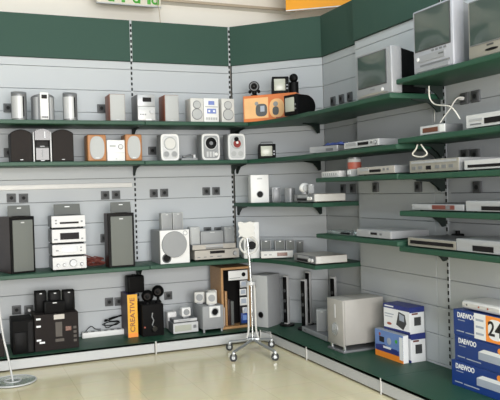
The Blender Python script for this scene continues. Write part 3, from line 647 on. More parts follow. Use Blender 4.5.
rect(t, 'printed_label', 'champagne', -w_*.06, w_*.18, h_*.84, h_*.97, .001); rect(t, 'printed_speaker', 'print_dim', -w_*.03, w_*.12, h_*.36, h_*.76, .001); rect(t, 'printed_text', 'display_amber', w_*.2, w_*.33, h_*.50, h_*.62, .001)
for k in range(4): rect(t, 'printed_icon', 'print_dim', w_*.38, w_*.45, h_*(.18+.12*k), h_*(.25+.12*k), .001)
rect(t, 'printed_base', 'print_dim', -w_*.04, w_*.16, h_*.22, h_*.3, .001)
zt = ZB+h_+.0005
for xl, xr, yt, lb in ((35.2, 46.6, 291.5, 'leftmost of three black satellites on the dark printed carton'), (49.3, 61, 291, 'middle of three black satellites on the dark printed carton'), (63.3, 74.8, 290.2, 'rightmost of three black satellites on the dark printed carton')):
    satellite(lb, sp('L', xl, xr, yt, 312, zt, sX.off-.12), .09, 'black_matte', 'black', gK)
s = sp('L', 44.5, 65, 301.5, 313.5, zt, sX.off-.02); satellite('wide black centre speaker in front of three black satellites', s, .085, 'black', 'black_matte', gK)
s = sp('L', -9, 4.5, 338, 358, ZB, .50); satellite('dark grey box at the left picture edge on base', s, .2, 'charcoal', 'charcoal')
# power strip with cables
a = onz(80, 336.5, ZB); 
t = thing('power_strip', 'long white power strip lying at the back of the base', 'power strip', loc=Vector((-.555, -.09, ZB))); part('case', box(NB(), 0, .40, -.03, .03, 0, .05, .006), 'white', t)
for k in range(6): part('outlet', cyl(NB(), (.04+k*.06, 0, .0505), .018, .003, 'z', 16), 'socket', t)
pts = [(-.29+.08*math.sin(i*1.7)+.03*(i/16), -.09+.03*math.cos(i*2.3), ZB+.075+.05*abs(math.sin(i*.9))+.05*(i > 9)) for i in range(18)]
squiggle('power_cable', 'tangled black power cable above the white power strip', pts, .004, 'black')
squiggle('power_cable', 'thin dark cable trailing along the white power strip', [(-.52, -.09, ZB+.06), (-.47, -.09, ZB+.10), (-.43, -.085, ZB+.07), (-.38, -.09, ZB+.066)], .004, 'black')
# yellow box
s = sp('L', 127.8, 137.6, 294.5, 335, ZB, .29); w_, h_ = s.w, s.h
t = thing('product_carton', 'narrow yellow carton with vertical lettering on the base', 'carton', s)
part('carton', box(NB(), -w_/2, w_/2, .002, .26, 0, h_, .002, 1), 'purple', t); part('yellow_face', box(NB(), -w_/2, w_/2, 0, .002, 0, h_), 'yellow', t); part('grey_side', box(NB(), -w_/2-.0015, -w_/2, .002, .26, 0, h_), 'carton_dark', t)
text(t, 'CREATIVE', .062, 0, h_*.52, 'wood_red', -.0005, PI/2, width=h_*.80, bold=.001); rect(t, 'printed_band', 'tag_orange', -w_/2+.001, w_/2-.001, h_*.0, h_*.10, .001)
zy = ZB+h_+.0005; oy_ = s.off
s2 = sp('L', 133.5, 150, 275.5, 294.5, zy, oy_-.06); s2.loc.x = s.loc.x+.055; s2.h = min(s2.h, Z3-LIP-zy-.03)
t = thing('satellite_speaker', 'black cube speaker lying on the yellow carton', 'speaker', s2); part('cabinet', box(NB(), -s2.w/2, s2.w/2, 0, .13, 0, s2.h, .012, 3), 'black', t); part('grille', box(NB(), -s2.w*.4, s2.w*.4, -.006, .002, s2.h*.08, s2.h*.92, .006), 'black_matte', t); part('knob', cyl(NB(), (-.01, .05, s2.h+.006), .02, .014, 'z', 16), 'black', t)
# black subwoofer with ball satellites
sZ = sp('L', 142.6, 163.8, 304.5, 336, ZB, .34); w_, h_ = sZ.w, sZ.h; t = thing('subwoofer', 'black subwoofer with round port beside the yellow carton', 'speaker', sZ)
part('cabinet', box(NB(), -w_/2, w_/2, 0, .26, 0, h_, .004), 'black_matte', t); disc(t, 'bass_port', 'black_gloss', w_*.06, h_*.24, w_*.14, .004); ring(t, 'port_ring', 'black', w_*.06, h_*.24, w_*.15, .008)
part('printed_mark', tube(NB(), [(-w_*.02, -.002, h_*.74), (-w_*.06, -.002, h_*.62), (w_*.02, -.002, h_*.5), (-w_*.05, -.002, h_*.36), (0, -.002, h_*.3)], .005, 6), 'grey_mid', t); disc(t, 'red_light', 'red', -w_*.40, h_*.3, .008, .004)
zt = ZB+h_+.0005
for px, lb, dy in ((147.5, 'left black ball satellite on the black subwoofer', .05), (158, 'right black ball satellite on the black subwoofer', .09)):
    P = hit(px, 297, Vector((0, -sZ.off+dy, 0)), Vector((0, 1, 0))); t = thing('ball_speaker', lb, 'speaker', loc=Vector((P.x, P.y, zt)), rot=-.3, group='black ball satellites')
    part('foot', cyl(NB(), (0, 0, .012), .035, .024, 'z', 20, .02), 'black', t); zc_ = .075+(.03 if dy > .06 else 0)
    if dy > .06: part('neck', cyl(NB(), (0, 0, .04), .014, .05, 'z', 12), 'black', t)
    part('ball', sph(NB(), (0, 0, zc_), .056), 'black', t); part('cone', cyl(NB(), (0, -.045, zc_), .036, .014, 'y', 24, .028), 'charcoal', t)
# white satellites, small receiver
gw = 'white round-coned satellites on the base'
def cone_sat(label, loc, w_, h_, d, rot=0, tilt=0, front='white'):
    t = thing('satellite_speaker', label, 'speaker', loc=loc, rot=rot, group=gw)
    f = part('foot', box(NB(), -w_*.3, w_*.3, d*.2, d*.9, 0, .012, .003), 'silver', t)
    c = part('cabinet', box(NB(), -w_/2, w_/2, 0, d, 0.0, h_-.012, .012, 3), front, t); c.location = (0, 0, .012); c.rotation_euler = (tilt, 0, 0)
    g_ = part('cone', cyl(NB(), (0, -.002, (h_-.012)*.5), w_*.32, .006), 'grey_mid', c)
    return t
sR = sp('L', 173.4, 198.3, 322.5, 333.8, ZB, None, .52, omin=.3); 
av_unit('small silver receiver with pale display between white satellites', sR, .17, 'receiver', 'hi-fi unit', 'silver_dark', 'silver_lite', None, (.06, .72, .2, .78), 'screen_pale', (), ((.80, .4, .12, .3),), None, .01)
s = Spot(); s.loc = sR.loc+Vector((.005, .02, sR.h+.0005)); s.rot = 0; s.w = sR.w*.94; s.h = .03
av_unit('thin silver slab lying on the small receiver', s, .14, 'disc_player', 'disc player', 'silver_dark', 'silver_lite', (.2, .7, .3, .7), None, 'display', (), (), None, .004)
sw = sp('L', 167.8, 177, 312, 326, ZB, sR.off-.215)
cone_sat('white satellite standing left behind the small receiver', sw.loc, sw.w, sw.h, .09)
sw = sp('L', 182, 191.2, 311.5, 321, s.loc.z+s.h+.0005, sR.off-.06, h=.095)
cone_sat('white satellite standing on the small receiver', sw.loc, sw.w, sw.h, .08)
# grey subwoofer with port
sG = sp('L', 202.8, 223.8, 305.8, 329, ZB+.03, None, .5); sG = sp('L', 202.8, 223.8, 305.8, 331, ZB, sG.off); w_, h_ = sG.w, sG.h; t = thing('subwoofer', 'grey subwoofer on short legs with white port square', 'speaker', sG)
part('cabinet', box(NB(), -w_/2, w_/2, 0, .28, .03, h_, .004), 'grey_mid', t); part('port_plate', box(NB(), -w_*.18, w_*.34, -.004, .002, h_*.56, h_-.005, .002, 1), 'white', t)
disc(t, 'bass_port', 'black', w_*.08, h_*.77, w_*.16, .006); ring(t, 'port_ring', 'silver', w_*.08, h_*.77, w_*.165, .005, -.005)
for x in (-.42, .42):
    for y in (.02, .26): part('leg', cyl(NB(), (w_*x, y, .016), .010, .032, 'z', 12, .013), 'silver', t)
zt = ZB+h_+.0005
P = hit(199, 300, Vector((0, -sG.off+.14, 0)), Vector((0, 1, 0)))
cone_sat('pale cube satellite at left rear of grey subwoofer top', Vector((sG.loc.x-w_*.38, -sG.off+.15, zt)), .10, .115, .09, -.35, 0, 'offwhite')
cone_sat('pale tilted satellite at front of grey subwoofer top', Vector((sG.loc.x-w_*.02, -sG.off+.015, zt)), .10, .125, .07, -.2, -.12, 'offwhite')
cone_sat('pale satellite at right rear of grey subwoofer top', Vector((sG.loc.x+w_*.26, -sG.off+.15, zt)), .09, .12, .09, -.1, 0, 'offwhite')
# wooden cabinet with small devices
sC = sp('L', 221.5, 251.5, 267, 322, ZB, .40); w_, h_ = sC.w, sC.h; d = .30; h_ = min(h_, Z3-LIP-ZB-.015); tk = .022
t = thing('display_cabinet', 'open wooden display cabinet with dark back on the base', 'cabinet', sC)
part('side_panel', box(NB(), -w_/2, -w_/2+tk, 0, d, 0, h_, .002, 1), 'wood_board', t); part('side_panel', box(NB(), w_/2-tk, w_/2, 0, d, 0, h_, .002, 1), 'wood_board', t)
part('top_panel', box(NB(), -w_/2+tk, w_/2-tk, 0, d, h_-tk, h_, .002, 1), 'wood_board', t); part('bottom_panel', box(NB(), -w_/2+tk, w_/2-tk, 0, d, 0, tk, .002, 1), 'wood_board', t)
part('back_panel', box(NB(), -w_/2+tk, w_/2-tk, d*.45, d*.5, tk, h_-tk), 'black_matte', t)
part('device_board', box(NB(), w_*.12, w_*.40, .02, .03, tk+.001, h_-tk-.001), 'ink', t)
def cabthing(name, label, cat, x0, x1, z0, z1, mat, y0=.05, y1=.12, extra=None, grp='small items in the wooden cabinet'):
    q = thing(name, label, cat, loc=sC.loc+Vector(((x0+x1)/2*w_, y0, z0)), group=grp); ww = (x1-x0)*w_
    part('body', box(NB(), -ww/2, ww/2, 0, y1-y0, 0, z1-z0, .003), mat, q)
    if extra: extra(q, ww, z1-z0)
    return q
cabthing('disc_case', 'pale upright case standing left inside the wooden cabinet', 'case', -.42, -.34, ZB*0+tk+.001, .20, 'silver_lite')
cabthing('disc_case', 'tall brown upright case inside the wooden cabinet', 'case', -.32, -.25, tk+.001, .35, 'wood_board')
cabthing('disc_case', 'dark brown upright case inside the wooden cabinet', 'case', -.23, -.15, tk+.001, .27, 'wood_dark')
cabthing('disc_case', 'grey-brown upright case, rightmost of cases in wooden cabinet', 'case', -.13, -.04, tk+.001, .25, 'grey_card')
def dial(q, ww, hh): disc(q, 'dial', 'black', ww*.28, hh*.55, hh*.22, .004); rect(q, 'panel_line', 'grey_mid', -ww*.45, ww*.1, hh*.2, hh*.26, .002)
def scr(q, ww, hh): rect(q, 'screen', 'print_grey', -ww*.35, ww*.35, hh*.25, hh*.85, .002)
for x0, x1, z0, z1, mat, lb, ex in ((-.24, .40, h_-.125, h_-.035, 'white', 'white device with round dial at top of wooden cabinet', dial), (.14, .38, h_-.20, h_-.135, 'silver_lite', 'small silver player below the white device in cabinet', scr),
                                 (.12, .34, h_-.275, h_-.215, 'white', 'small white player at mid height on cabinet board', scr), (.12, .36, h_-.37, h_-.295, 'white', 'white player below middle on cabinet board', scr), (.20, .40, h_-.45, h_-.39, 'silver_lite', 'pale player low on cabinet board', scr)):
    cabthing('media_player', lb, 'media player', x0, x1, z0, z1, mat, .008, .0195, ex)
cabthing('media_player', 'blue boxed player at bottom of wooden cabinet', 'media player', .14, .40, .04, .135, 'box_blue', .004, .0195, lambda q, ww, hh: rect(q, 'printed_glow', 'box_sky', -ww*.3, ww*.2, hh*.3, hh*.8, .001))

# ================================================================== CORNER: third-level shelf (1.296)
ZC = 1.296
s = sp('D', 251.7, 268, 174.8, 201, ZC, .26); s.rot = -.22; w_, h_ = s.w*1.06, s.h; t = thing('bookshelf_speaker', 'white speaker with black round port on upper corner shelf', 'speaker', s)
part('cabinet', box(NB(), -w_/2, w_/2, 0, .15, 0, h_, .005), 'white', t); disc(t, 'bass_port', 'black', 0, h_*.30, w_*.17, .003); ring(t, 'port_ring', 'silver_lite', 0, h_*.30, w_*.18, .004); rect(t, 'badge', 'grey_light', -w_*.14, w_*.14, h_*.84, h_*.88)
gc = 'small satellites on the upper corner shelf'
s = sp('D', 272.6, 280.4, 187.3, 201, ZC, .24); s.rot = -.3; satellite('small grey satellite beside the white ported speaker', s, .07, 'silver', 'silver_dark', gc)
s = sp('D', 283.2, 293, 187.5, 202, ZC, .26); t = thing('ball_speaker', 'pale egg-shaped satellite left of the silver player on corner shelf', 'speaker', s, gc)
part('body', slantprism(NB(), ellipse(s.w/2, .05, 28, 0, .05, 2.6), 0, lambda x, y: s.h-.01), 'silver', t); part('cap', sph(NB(), (0, .05, s.h-.012), s.w*.48, (1, .9, .28)), 'silver_lite', t)
def corner_unit(label, L, N, R, z, h, name='disc_player'):
    s = spc(L, N, R, z, 0, None, h); w_, h_ = s.w, s.h; t = thing(name, label, 'disc player', s); d = s.d
    part('body', box(NB(), -w_/2+.001, w_/2-.001, .008, d, .008, h_, .003, 1), 'champagne', t)
    fp = part('front_panel', box(NB(), -w_/2, w_/2, 0, .0075, .008, h_-.001, .002, 1), 'silver_lite', t)
    rect(fp, 'disc_tray', 'silver_dark', -w_*.3, w_*.2, h_*.55, h_*.85, .002); rect(fp, 'display', 'display', -w_*.3, w_*.15, h_*.22, h_*.48, .002)
    for x in (.28, .38): disc(fp, 'knob', 'white', w_*x, h_*.5, h_*.18, .010)
    for x in (-1, 1):
        for y in (.1, .9): part('foot', cyl(NB(), (x*w_*.42, d*y, .004), .012, .008, 'z', 12), 'rubber', t)
    return s
# orientation taken from the lower one, whose height makes it readable
s4 = spc((277, 264.8), (316, 268.6), (345, 265), Z3, 0, .30, .07)
def place_unit(label, loc, rot, w_, d, h_, z):
    s = Spot(); s.loc = Vector((loc.x, loc.y, z)); s.rot = rot; s.w = w_; s.h = h_
    t = thing('disc_player', label, 'disc player', s)
    part('body', box(NB(), -w_/2+.001, w_/2-.001, .008, d, .010, h_, .003, 1), 'champagne', t)
    fp = part('front_panel', box(NB(), -w_/2, w_/2, 0, .0075, .010, h_-.001, .002, 1), 'silver_dark', t)
    rect(fp, 'disc_tray', 'silver', -w_*.3, w_*.2, h_*.6, h_*.88, .002); rect(fp, 'display', 'display', -w_*.34, w_*.15, h_*.24, h_*.5, .002)
    for x in (.26, .38): disc(fp, 'knob', 'white', w_*x, h_*.5, h_*.2, .010)
    part('side_plate', box(NB(), w_/2-.001, w_/2+.001, .01, d-.005, .014, h_-.004), 'offwhite', t)
    for x in (-1, 1):
        for y in (.1, .9): part('foot', cyl(NB(), (x*w_*.42, d*y, .005), .012, .010, 'z', 12), 'rubber', t)
    return s
def near_corner_unit(label, N, z, rot, w_, d, h_):
    n = onz(*N, z) if abs(z-1.425) > .3 else N
    ux = Vector((math.cos(rot), math.sin(rot), 0)); c = n-ux*(w_/2)
    return place_unit(label, c, rot, w_, d, h_, z)
XN = XR-.43
for zq_, wq, lb in ((Z3, .40, 'silver player at right end of the lowest corner shelf'), (ZC, .36, 'silver player at right end of the upper corner shelf')):
    place_unit(lb, Vector((XN, YE+.012+wq/2, 0)), -PI/2, wq, .31, .075, zq_)
tz = ZC+.0755
base2 = Vector((XN, YE+.012+.18, tz)); uq = Vector((0, -1, 0)); vq = Vector((1, 0, 0))
t = thing('ball_speaker', 'round white satellite on the upper corner player', 'speaker', loc=base2-uq*.09+vq*.06, group=gc)
part('foot', cyl(NB(), (0, 0, .006), .03, .012, 'z', 20), 'silver', t); part('ball', sph(NB(), (0, 0, .052), .052, (1, .9, .85)), 'white', t); part('cone', cyl(NB(), (-.01, -.046, .052), .03, .006), 'grey_light', t)
s = Spot(); s.loc = base2+uq*.03+vq*.06; s.rot = -.4; s.w = .055; s.h = .085; satellite('little grey block satellite on the upper corner player', s, .05, 'grey_mid', 'grey_mid', gc)

# ================================================================== CORNER: lowest wall shelf
s = sp('D', 244.5, 258.8, 222, 259.5, Z3, .34); s.rot = -.2; w_, h_ = s.w*1.05, s.h; t = thing('bookshelf_speaker', 'white speaker with ringed black port behind the wheeled stand', 'speaker', s)
part('cabinet', box(NB(), -w_/2, w_/2, 0, .17, 0, h_, .008), 'white', t); disc(t, 'bass_port', 'black', 0, h_*.36, w_*.26, .004); ring(t, 'port_ring', 'silver_lite', 0, h_*.36, w_*.36, .012)
s = sp('D', 262.2, 292.5, 253, 261.5, Z3, .35); s.rot = -.32; s.h = .075
av_unit('silver white player in front of three grey satellites, corner shelf', s, .2, 'disc_player', 'disc player', 'silver', 'offwhite', None, (.50, .82, .25, .75), 'display_amber', (), ((.1, .4, .08, .15), (.25, .4, .08, .15)), None, .010)
zz = Z3+.0755; gg = 'grey satellites on the lowest corner shelf'
for xl, xr, lb in ((261.2, 271, 'leftmost of three grey satellites on corner player'), (275.2, 284.8, 'middle of three grey satellites on corner player'), (286.4, 294.5, 'rightmost of three grey satellites on corner player')):
    q = sp('D', xl, xr, 240.3, 253, zz, .26); q.rot = -.32; satellite(lb, q, .07, 'grey_mid', 'grey_card', gg)
q = sp('D', 296.5, 303.5, 241, 258, Z3, .10); q.rot = -.5; satellite('dim grey satellite standing against the corner wall', q, .07, 'grey_mid', 'grey_card', gg)

# ================================================================== CORNER BASE
s = Spot(); s.rot = -1.0; s.w = .17; s.d = .22; ncr = onz(268.8, 327.8, ZB); s.loc = ncr-Vector((math.cos(s.rot), math.sin(s.rot), 0))*.085; s.h = hit(268.8, 275.5, ncr, Vector((FW.x, FW.y, 0)).normalized()).z-ZB
w_, h_ = s.w, s.h; t = thing('subwoofer', 'tall pale grey subwoofer with low black port behind the stand', 'speaker', s)
part('cabinet', box(NB(), -w_/2, w_/2, .0, s.d, 0, h_, .006), 'grey_mid', t); part('baffle', box(NB(), -w_/2+.001, w_/2-.001, -.012, .0, .002, h_-.002, .004), 'grey_light', t)
disc(t, 'bass_port', 'black', w_*.05, h_*.24, w_*.17, .004, -.012); ring(t, 'port_ring', 'silver', w_*.05, h_*.24, w_*.19, .005, -.013); disc(t, 'logo', 'chrome', -w_*.28, h_*.78, .014, .004, -.012)
gcol = 'slim black column speakers on the corner base'
def column(label, px, pyb, pyt, at=None, rot=-1.05):
    b_ = Vector((*at, ZB)) if at else onz(px, pyb, ZB); hn = Vector((FW.x, FW.y, 0)).normalized(); h_ = hit(px, pyt, b_, hn).z-ZB
    t = thing('column_speaker', label, 'speaker', loc=b_, rot=rot, group=gcol); w_, d = .048, .05
    part('foot', cyl(NB(), (0, d*.6, .008), .07, .016, 'z', 28), 'black', t)
    part('cabinet', box(NB(), -w_/2, w_/2, .01, d, .016, h_, .006), 'silver_lite', t)
    part('grille', box(NB(), -w_/2+.004, w_/2-.004, .0, .012, .03, h_-.015, .004), 'black', t)
    for k in (.3, .5, .7): part('driver', cyl(NB(), (0, -.001, h_*k), .016, .004, 'y', 16), 'socket_dark', t)
column('slim black column speaker nearest the tall pale subwoofer', 285.5, 326, 275.5)
column('slim black column speaker, second from the tall pale subwoofer', 303.5, 330, 279.5)
column('slim black column speaker, rearmost and half hidden', 308, 315.5, 271.5, (1.46, -.665))
column('slim black column speaker behind the big silver subwoofer', 331, 322, 277, (1.585, -.92))
a = onz(302, 330.5, ZB); 
s = spc((302, 331.5), (327, 342.5), (333, 339), ZB, 0, .24, .05)
av_unit('flat silver player in front of the column speakers', s, s.d, 'disc_player', 'disc player', 'silver_dark', 'silver', (.3, .7, .4, .8), None, 'display', (), ((.1, .4, .08, .2),), None, .006)
zq = ZB+.0505; ux = Vector((math.cos(s.rot), math.sin(s.rot), 0)); vy = Vector((-ux.y, ux.x, 0))
q = Spot(); q.loc = s.loc+ux*.045+vy*.06; q.loc.z = zq; q.rot = -.5; q.w = .095; q.h = .19; satellite('grey satellite standing on the flat silver player', q, .075, 'grey_light', 'grey_mid')
q = Spot(); q.loc = s.loc+ux*.125+vy*.12; q.loc.z = zq; q.rot = -.5; q.w = .08; q.h = .17; satellite('darker grey satellite between player satellite and big subwoofer', q, .07, 'grey_mid', 'grey_card')
# big silver subwoofer
s = spc((327.5, 348), (343.8, 354), (378, 347.5), ZB, 0, .40, .5); hn = Vector((FW.x, FW.y, 0)).normalized(); ncr = onz(343.8, 354, ZB); htop = hit(343.4, 301, ncr, hn).z-ZB
w_, d = s.w, .40; h_ = htop; t = thing('subwoofer', 'big silver box subwoofer on legs with chrome oval logo', 'speaker', s)
part('plinth', box(NB(), -w_/2, w_/2, 0, d, 0, .018, .004), 'silver_dark', t)
cb = part('cabinet', box(NB(), -w_/2+.004, w_/2-.004, .022, d-.01, .06, h_, .004), 'sub_silver', t); bf = part('baffle', box(NB(), -w_/2+.004, w_/2-.004, .004, .0215, .05, h_, .005), 'sub_silver', t)
part('logo', extrude(NB(), ellipse(.04, .052, 32, 0, h_*.42), -.004, .006, 'xz'), 'chrome', bf); part('light_strip', box(NB(), -.008, .008, .0, .006, h_*.64, h_*.9), 'silver_lite', bf)
for x in (-1, 1):
    for y in (.03, d-.05): part('leg', cyl(NB(), (x*(w_/2-.03), y, .04), .016, .05, 'z', 16), 'chrome', t)

# ================================================================== RIGHT BASE: cartons
def carton(label, xf, yc, rot, wd, z, h, d, paint, group):
    s = Spot(); s.loc = Vector((xf, yc, z)); s.rot = rot; s.w = wd; s.h = h; t = thing('product_carton', label, 'carton', s, group)
    part('carton', box(NB(), -s.w/2, s.w/2, 0, d, 0, h, .002, 1), 'print_white', t); paint(t, s.w, h, d); return s
def side(t, name, mat, w_, y0, y1, z0, z1): return part(name, box(NB(), w_/2-.001, w_/2+.0012, y0, y1, z0, z1), mat, t)
def laptop(t, x, z, k):
    o_ = part('printed_player', extrude(NB(), [(x-.05*k, z), (x+.03*k, z-.03*k), (x+.065*k, z+.02*k), (x+.05*k, z+.085*k), (x-.02*k, z+.10*k)], -.0018, 0, 'xz'), 'socket_dark', t); part('printed_screen', extrude(NB(), [(x-.012*k, z+.038*k), (x+.042*k, z+.03*k), (x+.042*k, z+.075*k), (x-.012*k, z+.088*k)], -.0025, -.0018, 'xz'), 'print_grey', o_)
def paint_portable(t, w_, h, d):
    rect(t, 'printed_header', 'box_navy', -w_/2, w_/2, h*.84, h, .0012); rect(t, 'printed_footer', 'box_navy', -w_/2, w_/2, 0, h*.08, .0012); laptop(t, w_*.16, h*.26, 1.0)
    part('printed_seal', extrude(NB(), ellipse(w_*.09, h*.05, 20, -w_*.28, h*.24), -.0015, 0, 'xz'), 'red', t); rect(t, 'printed_line', 'print_grey', -w_*.45, -w_*.1, h*.60, h*.64, .001); rect(t, 'printed_line', 'print_grey', -w_*.45, -w_*.15, h*.50, h*.53, .001); rect(t, 'printed_title', 'print_white', -w_*.45, -w_*.1, h*.90, h*.95, .0018)
    side(t, 'side_header', 'box_navy', w_, 0, d, h*.80, h); side(t, 'side_print', 'socket_dark', w_, d*.3, d*.75, h*.30, h*.62); side(t, 'side_stripe', 'red_dark', w_, d*.15, d*.55, h*.72, h*.78); part('top_print', box(NB(), -w_/2, w_/2, 0, d, h-.0005, h+.001), 'box_navy', t)
gBX = 'portable player cartons on the right base'
# bottom rear carton, upper carton, front carton
hA = .21
s1 = carton('white and navy carton under another at the rear', 1.47, -2.125, -PI/2, .295, ZB, hA, .13, paint_portable, gBX)
def paint_sky(t, w_, h, d):
    rect(t, 'printed_picture', 'box_sky', -w_/2, w_/2, h*.18, h, .0012); rect(t, 'printed_base', 'print_orange', -w_/2, w_/2, 0, h*.22, .0016)
    disc(t, 'printed_globe', 'print_grey', w_*.02, h*.66, h*.13, .002); part('printed_sea', extrude(NB(), [(-w_*.48, h*.22), (w_*.36, h*.22), (w_*.36, h*.40), (w_*.1, h*.34), (-w_*.15, h*.5), (-w_*.48, h*.42)], -.0016, 0, 'xz'), 'box_navy', t); disc(t, 'printed_ball', 'green_lime', w_*.27, h*.72, h*.07, .002); rect(t, 'printed_figure', 'ink', -w_*.34, -w_*.16, h*.56, h*.76, .002); rect(t, 'printed_car', 'box_navy', w_*.08, w_*.3, h*.22, h*.42, .002); disc(t, 'printed_sun', 'red', -w_*.32, h*.84, h*.06, .002)
    rect(t, 'printed_cloud', 'print_white', -w_*.2, w_*.1, h*.36, h*.44, .0018); rect(t, 'printed_column', 'print_white', w_*.38, w_*.5, h*.1, h*.92, .0018); part('top_print', box(NB(), -w_/2, w_/2, 0, d, h-.0005, h+.001), 'print_grey', t)
s1b = None
carton('sky blue and orange carton leaning at front of the stack', 1.40, -2.09, -PI/2+.03, .35, ZB, .205, .05, paint_sky, gBX)
zU = ZB+hA+.0015
sU = Spot(); sU.loc = s1.loc+Vector((-.02, 0, hA+.0015)); sU.rot = s1.rot+.08; sU.w = s1.w*1.02; sU.h = .195
t = thing('product_carton', 'white and navy carton with portable player picture, on top', 'carton', sU, gBX); part('carton', box(NB(), -sU.w/2, sU.w/2, 0, .14, 0, sU.h, .002, 1), 'print_white', t); paint_portable(t, sU.w, sU.h, .14)
# blue cartons
b0 = onz(453, 384, ZB); offB = XR-b0.x
def blue(label, z, h, y0, turn, tagged=False):
    W = .50; d = min(.34, offB-.04)
    t = thing('product_carton', label, 'carton', loc=Vector((XR-offB, y0-W/2, z)), rot=-PI/2+turn, group='stacked blue cartons')
    part('carton', box(NB(), -W/2, W/2, 0, d, 0, h, .002, 1), 'box_blue', t)
    text(t, 'DAEWOO', .045, -W/2+.125, h*.80, 'print_white', -.0005, bold=.0012, width=.17)
    rect(t, 'printed_line', 'print_grey', -W/2+.045, -W/2+.11, h*.60, h*.625, .001); rect(t, 'printed_line', 'print_grey', -W/2+.03, -W/2+.10, h*.16, h*.20, .001); rect(t, 'printed_line', 'print_grey', -W/2+.115, -W/2+.25, h*.15, h*.19, .001)
    if not tagged:
        pp = part('printed_player', extrude(NB(), [(-.02, h*.30), (.24, h*.30), (.24, h*.58), (-.02, h*.58)], -.0018, 0, 'xz'), 'print_grey', t); part('printed_top', extrude(NB(), [(-.02, h*.58), (.24, h*.58), (.22, h*.72), (.03, h*.72)], -.0018, 0, 'xz'), 'print_white', t); disc(t, 'printed_seal', 'tag_orange', .17, h*.82, .018, .002)
    else:
        pt_ = part('price_label', box(NB(), -.05, .22, -.0035, 0, h*.06, h*1.02), 'print_white', t); part('orange_field', box(NB(), .055, .22, -.0045, -.0033, h*.06, h*1.02), 'tag_orange', pt_)
        part('white_field', extrude(NB(), ellipse(.06, h*.38, 28, .135, h*.54, 3), -.0053, -.0044, 'xz'), 'print_white', pt_)
        text(pt_, '24', .125, .135, h*.54, 'ink', -.0055, bold=.002)
        for k in range(3): part('label_print', box(NB(), -.035, .035, -.0045, -.0033, h*(.22+.26*k), h*(.30+.26*k)), 'print_grey', pt_)
    return t
hb = .165
z0 = ZB
blue('lowest of three stacked blue cartons with white lettering', z0, hb, b0.y, .03)
blue('middle one of three stacked blue cartons', z0+hb+.0015, hb, b0.y-.02, -.02)
blue('topmost blue carton with orange price label', z0+2*(hb+.0015), hb, b0.y-.02, 0, True)
zw = z0+3*(hb+.0015)
t = thing('game_console', 'white rounded device lying on the blue cartons', 'device', loc=Vector((XR-offB+.03, b0.y-.25, zw)), rot=-PI/2)
part('body', box(NB(), -.19, .19, 0, .26, .006, .06, .020, 4), 'white', t); rect(t, 'front_strip', 'offwhite', -.16, .16, .022, .044, .003)
for x in (-.13, -.02, .06): disc(t, 'front_dot', 'red' if x > -.1 else 'socket', x, .034, .006, .005)
for x in (-.15, .15):
    for y in (.04, .22): part('foot', cyl(NB(), (x, y, .004), .012, .008, 'z', 12), 'rubber', t)

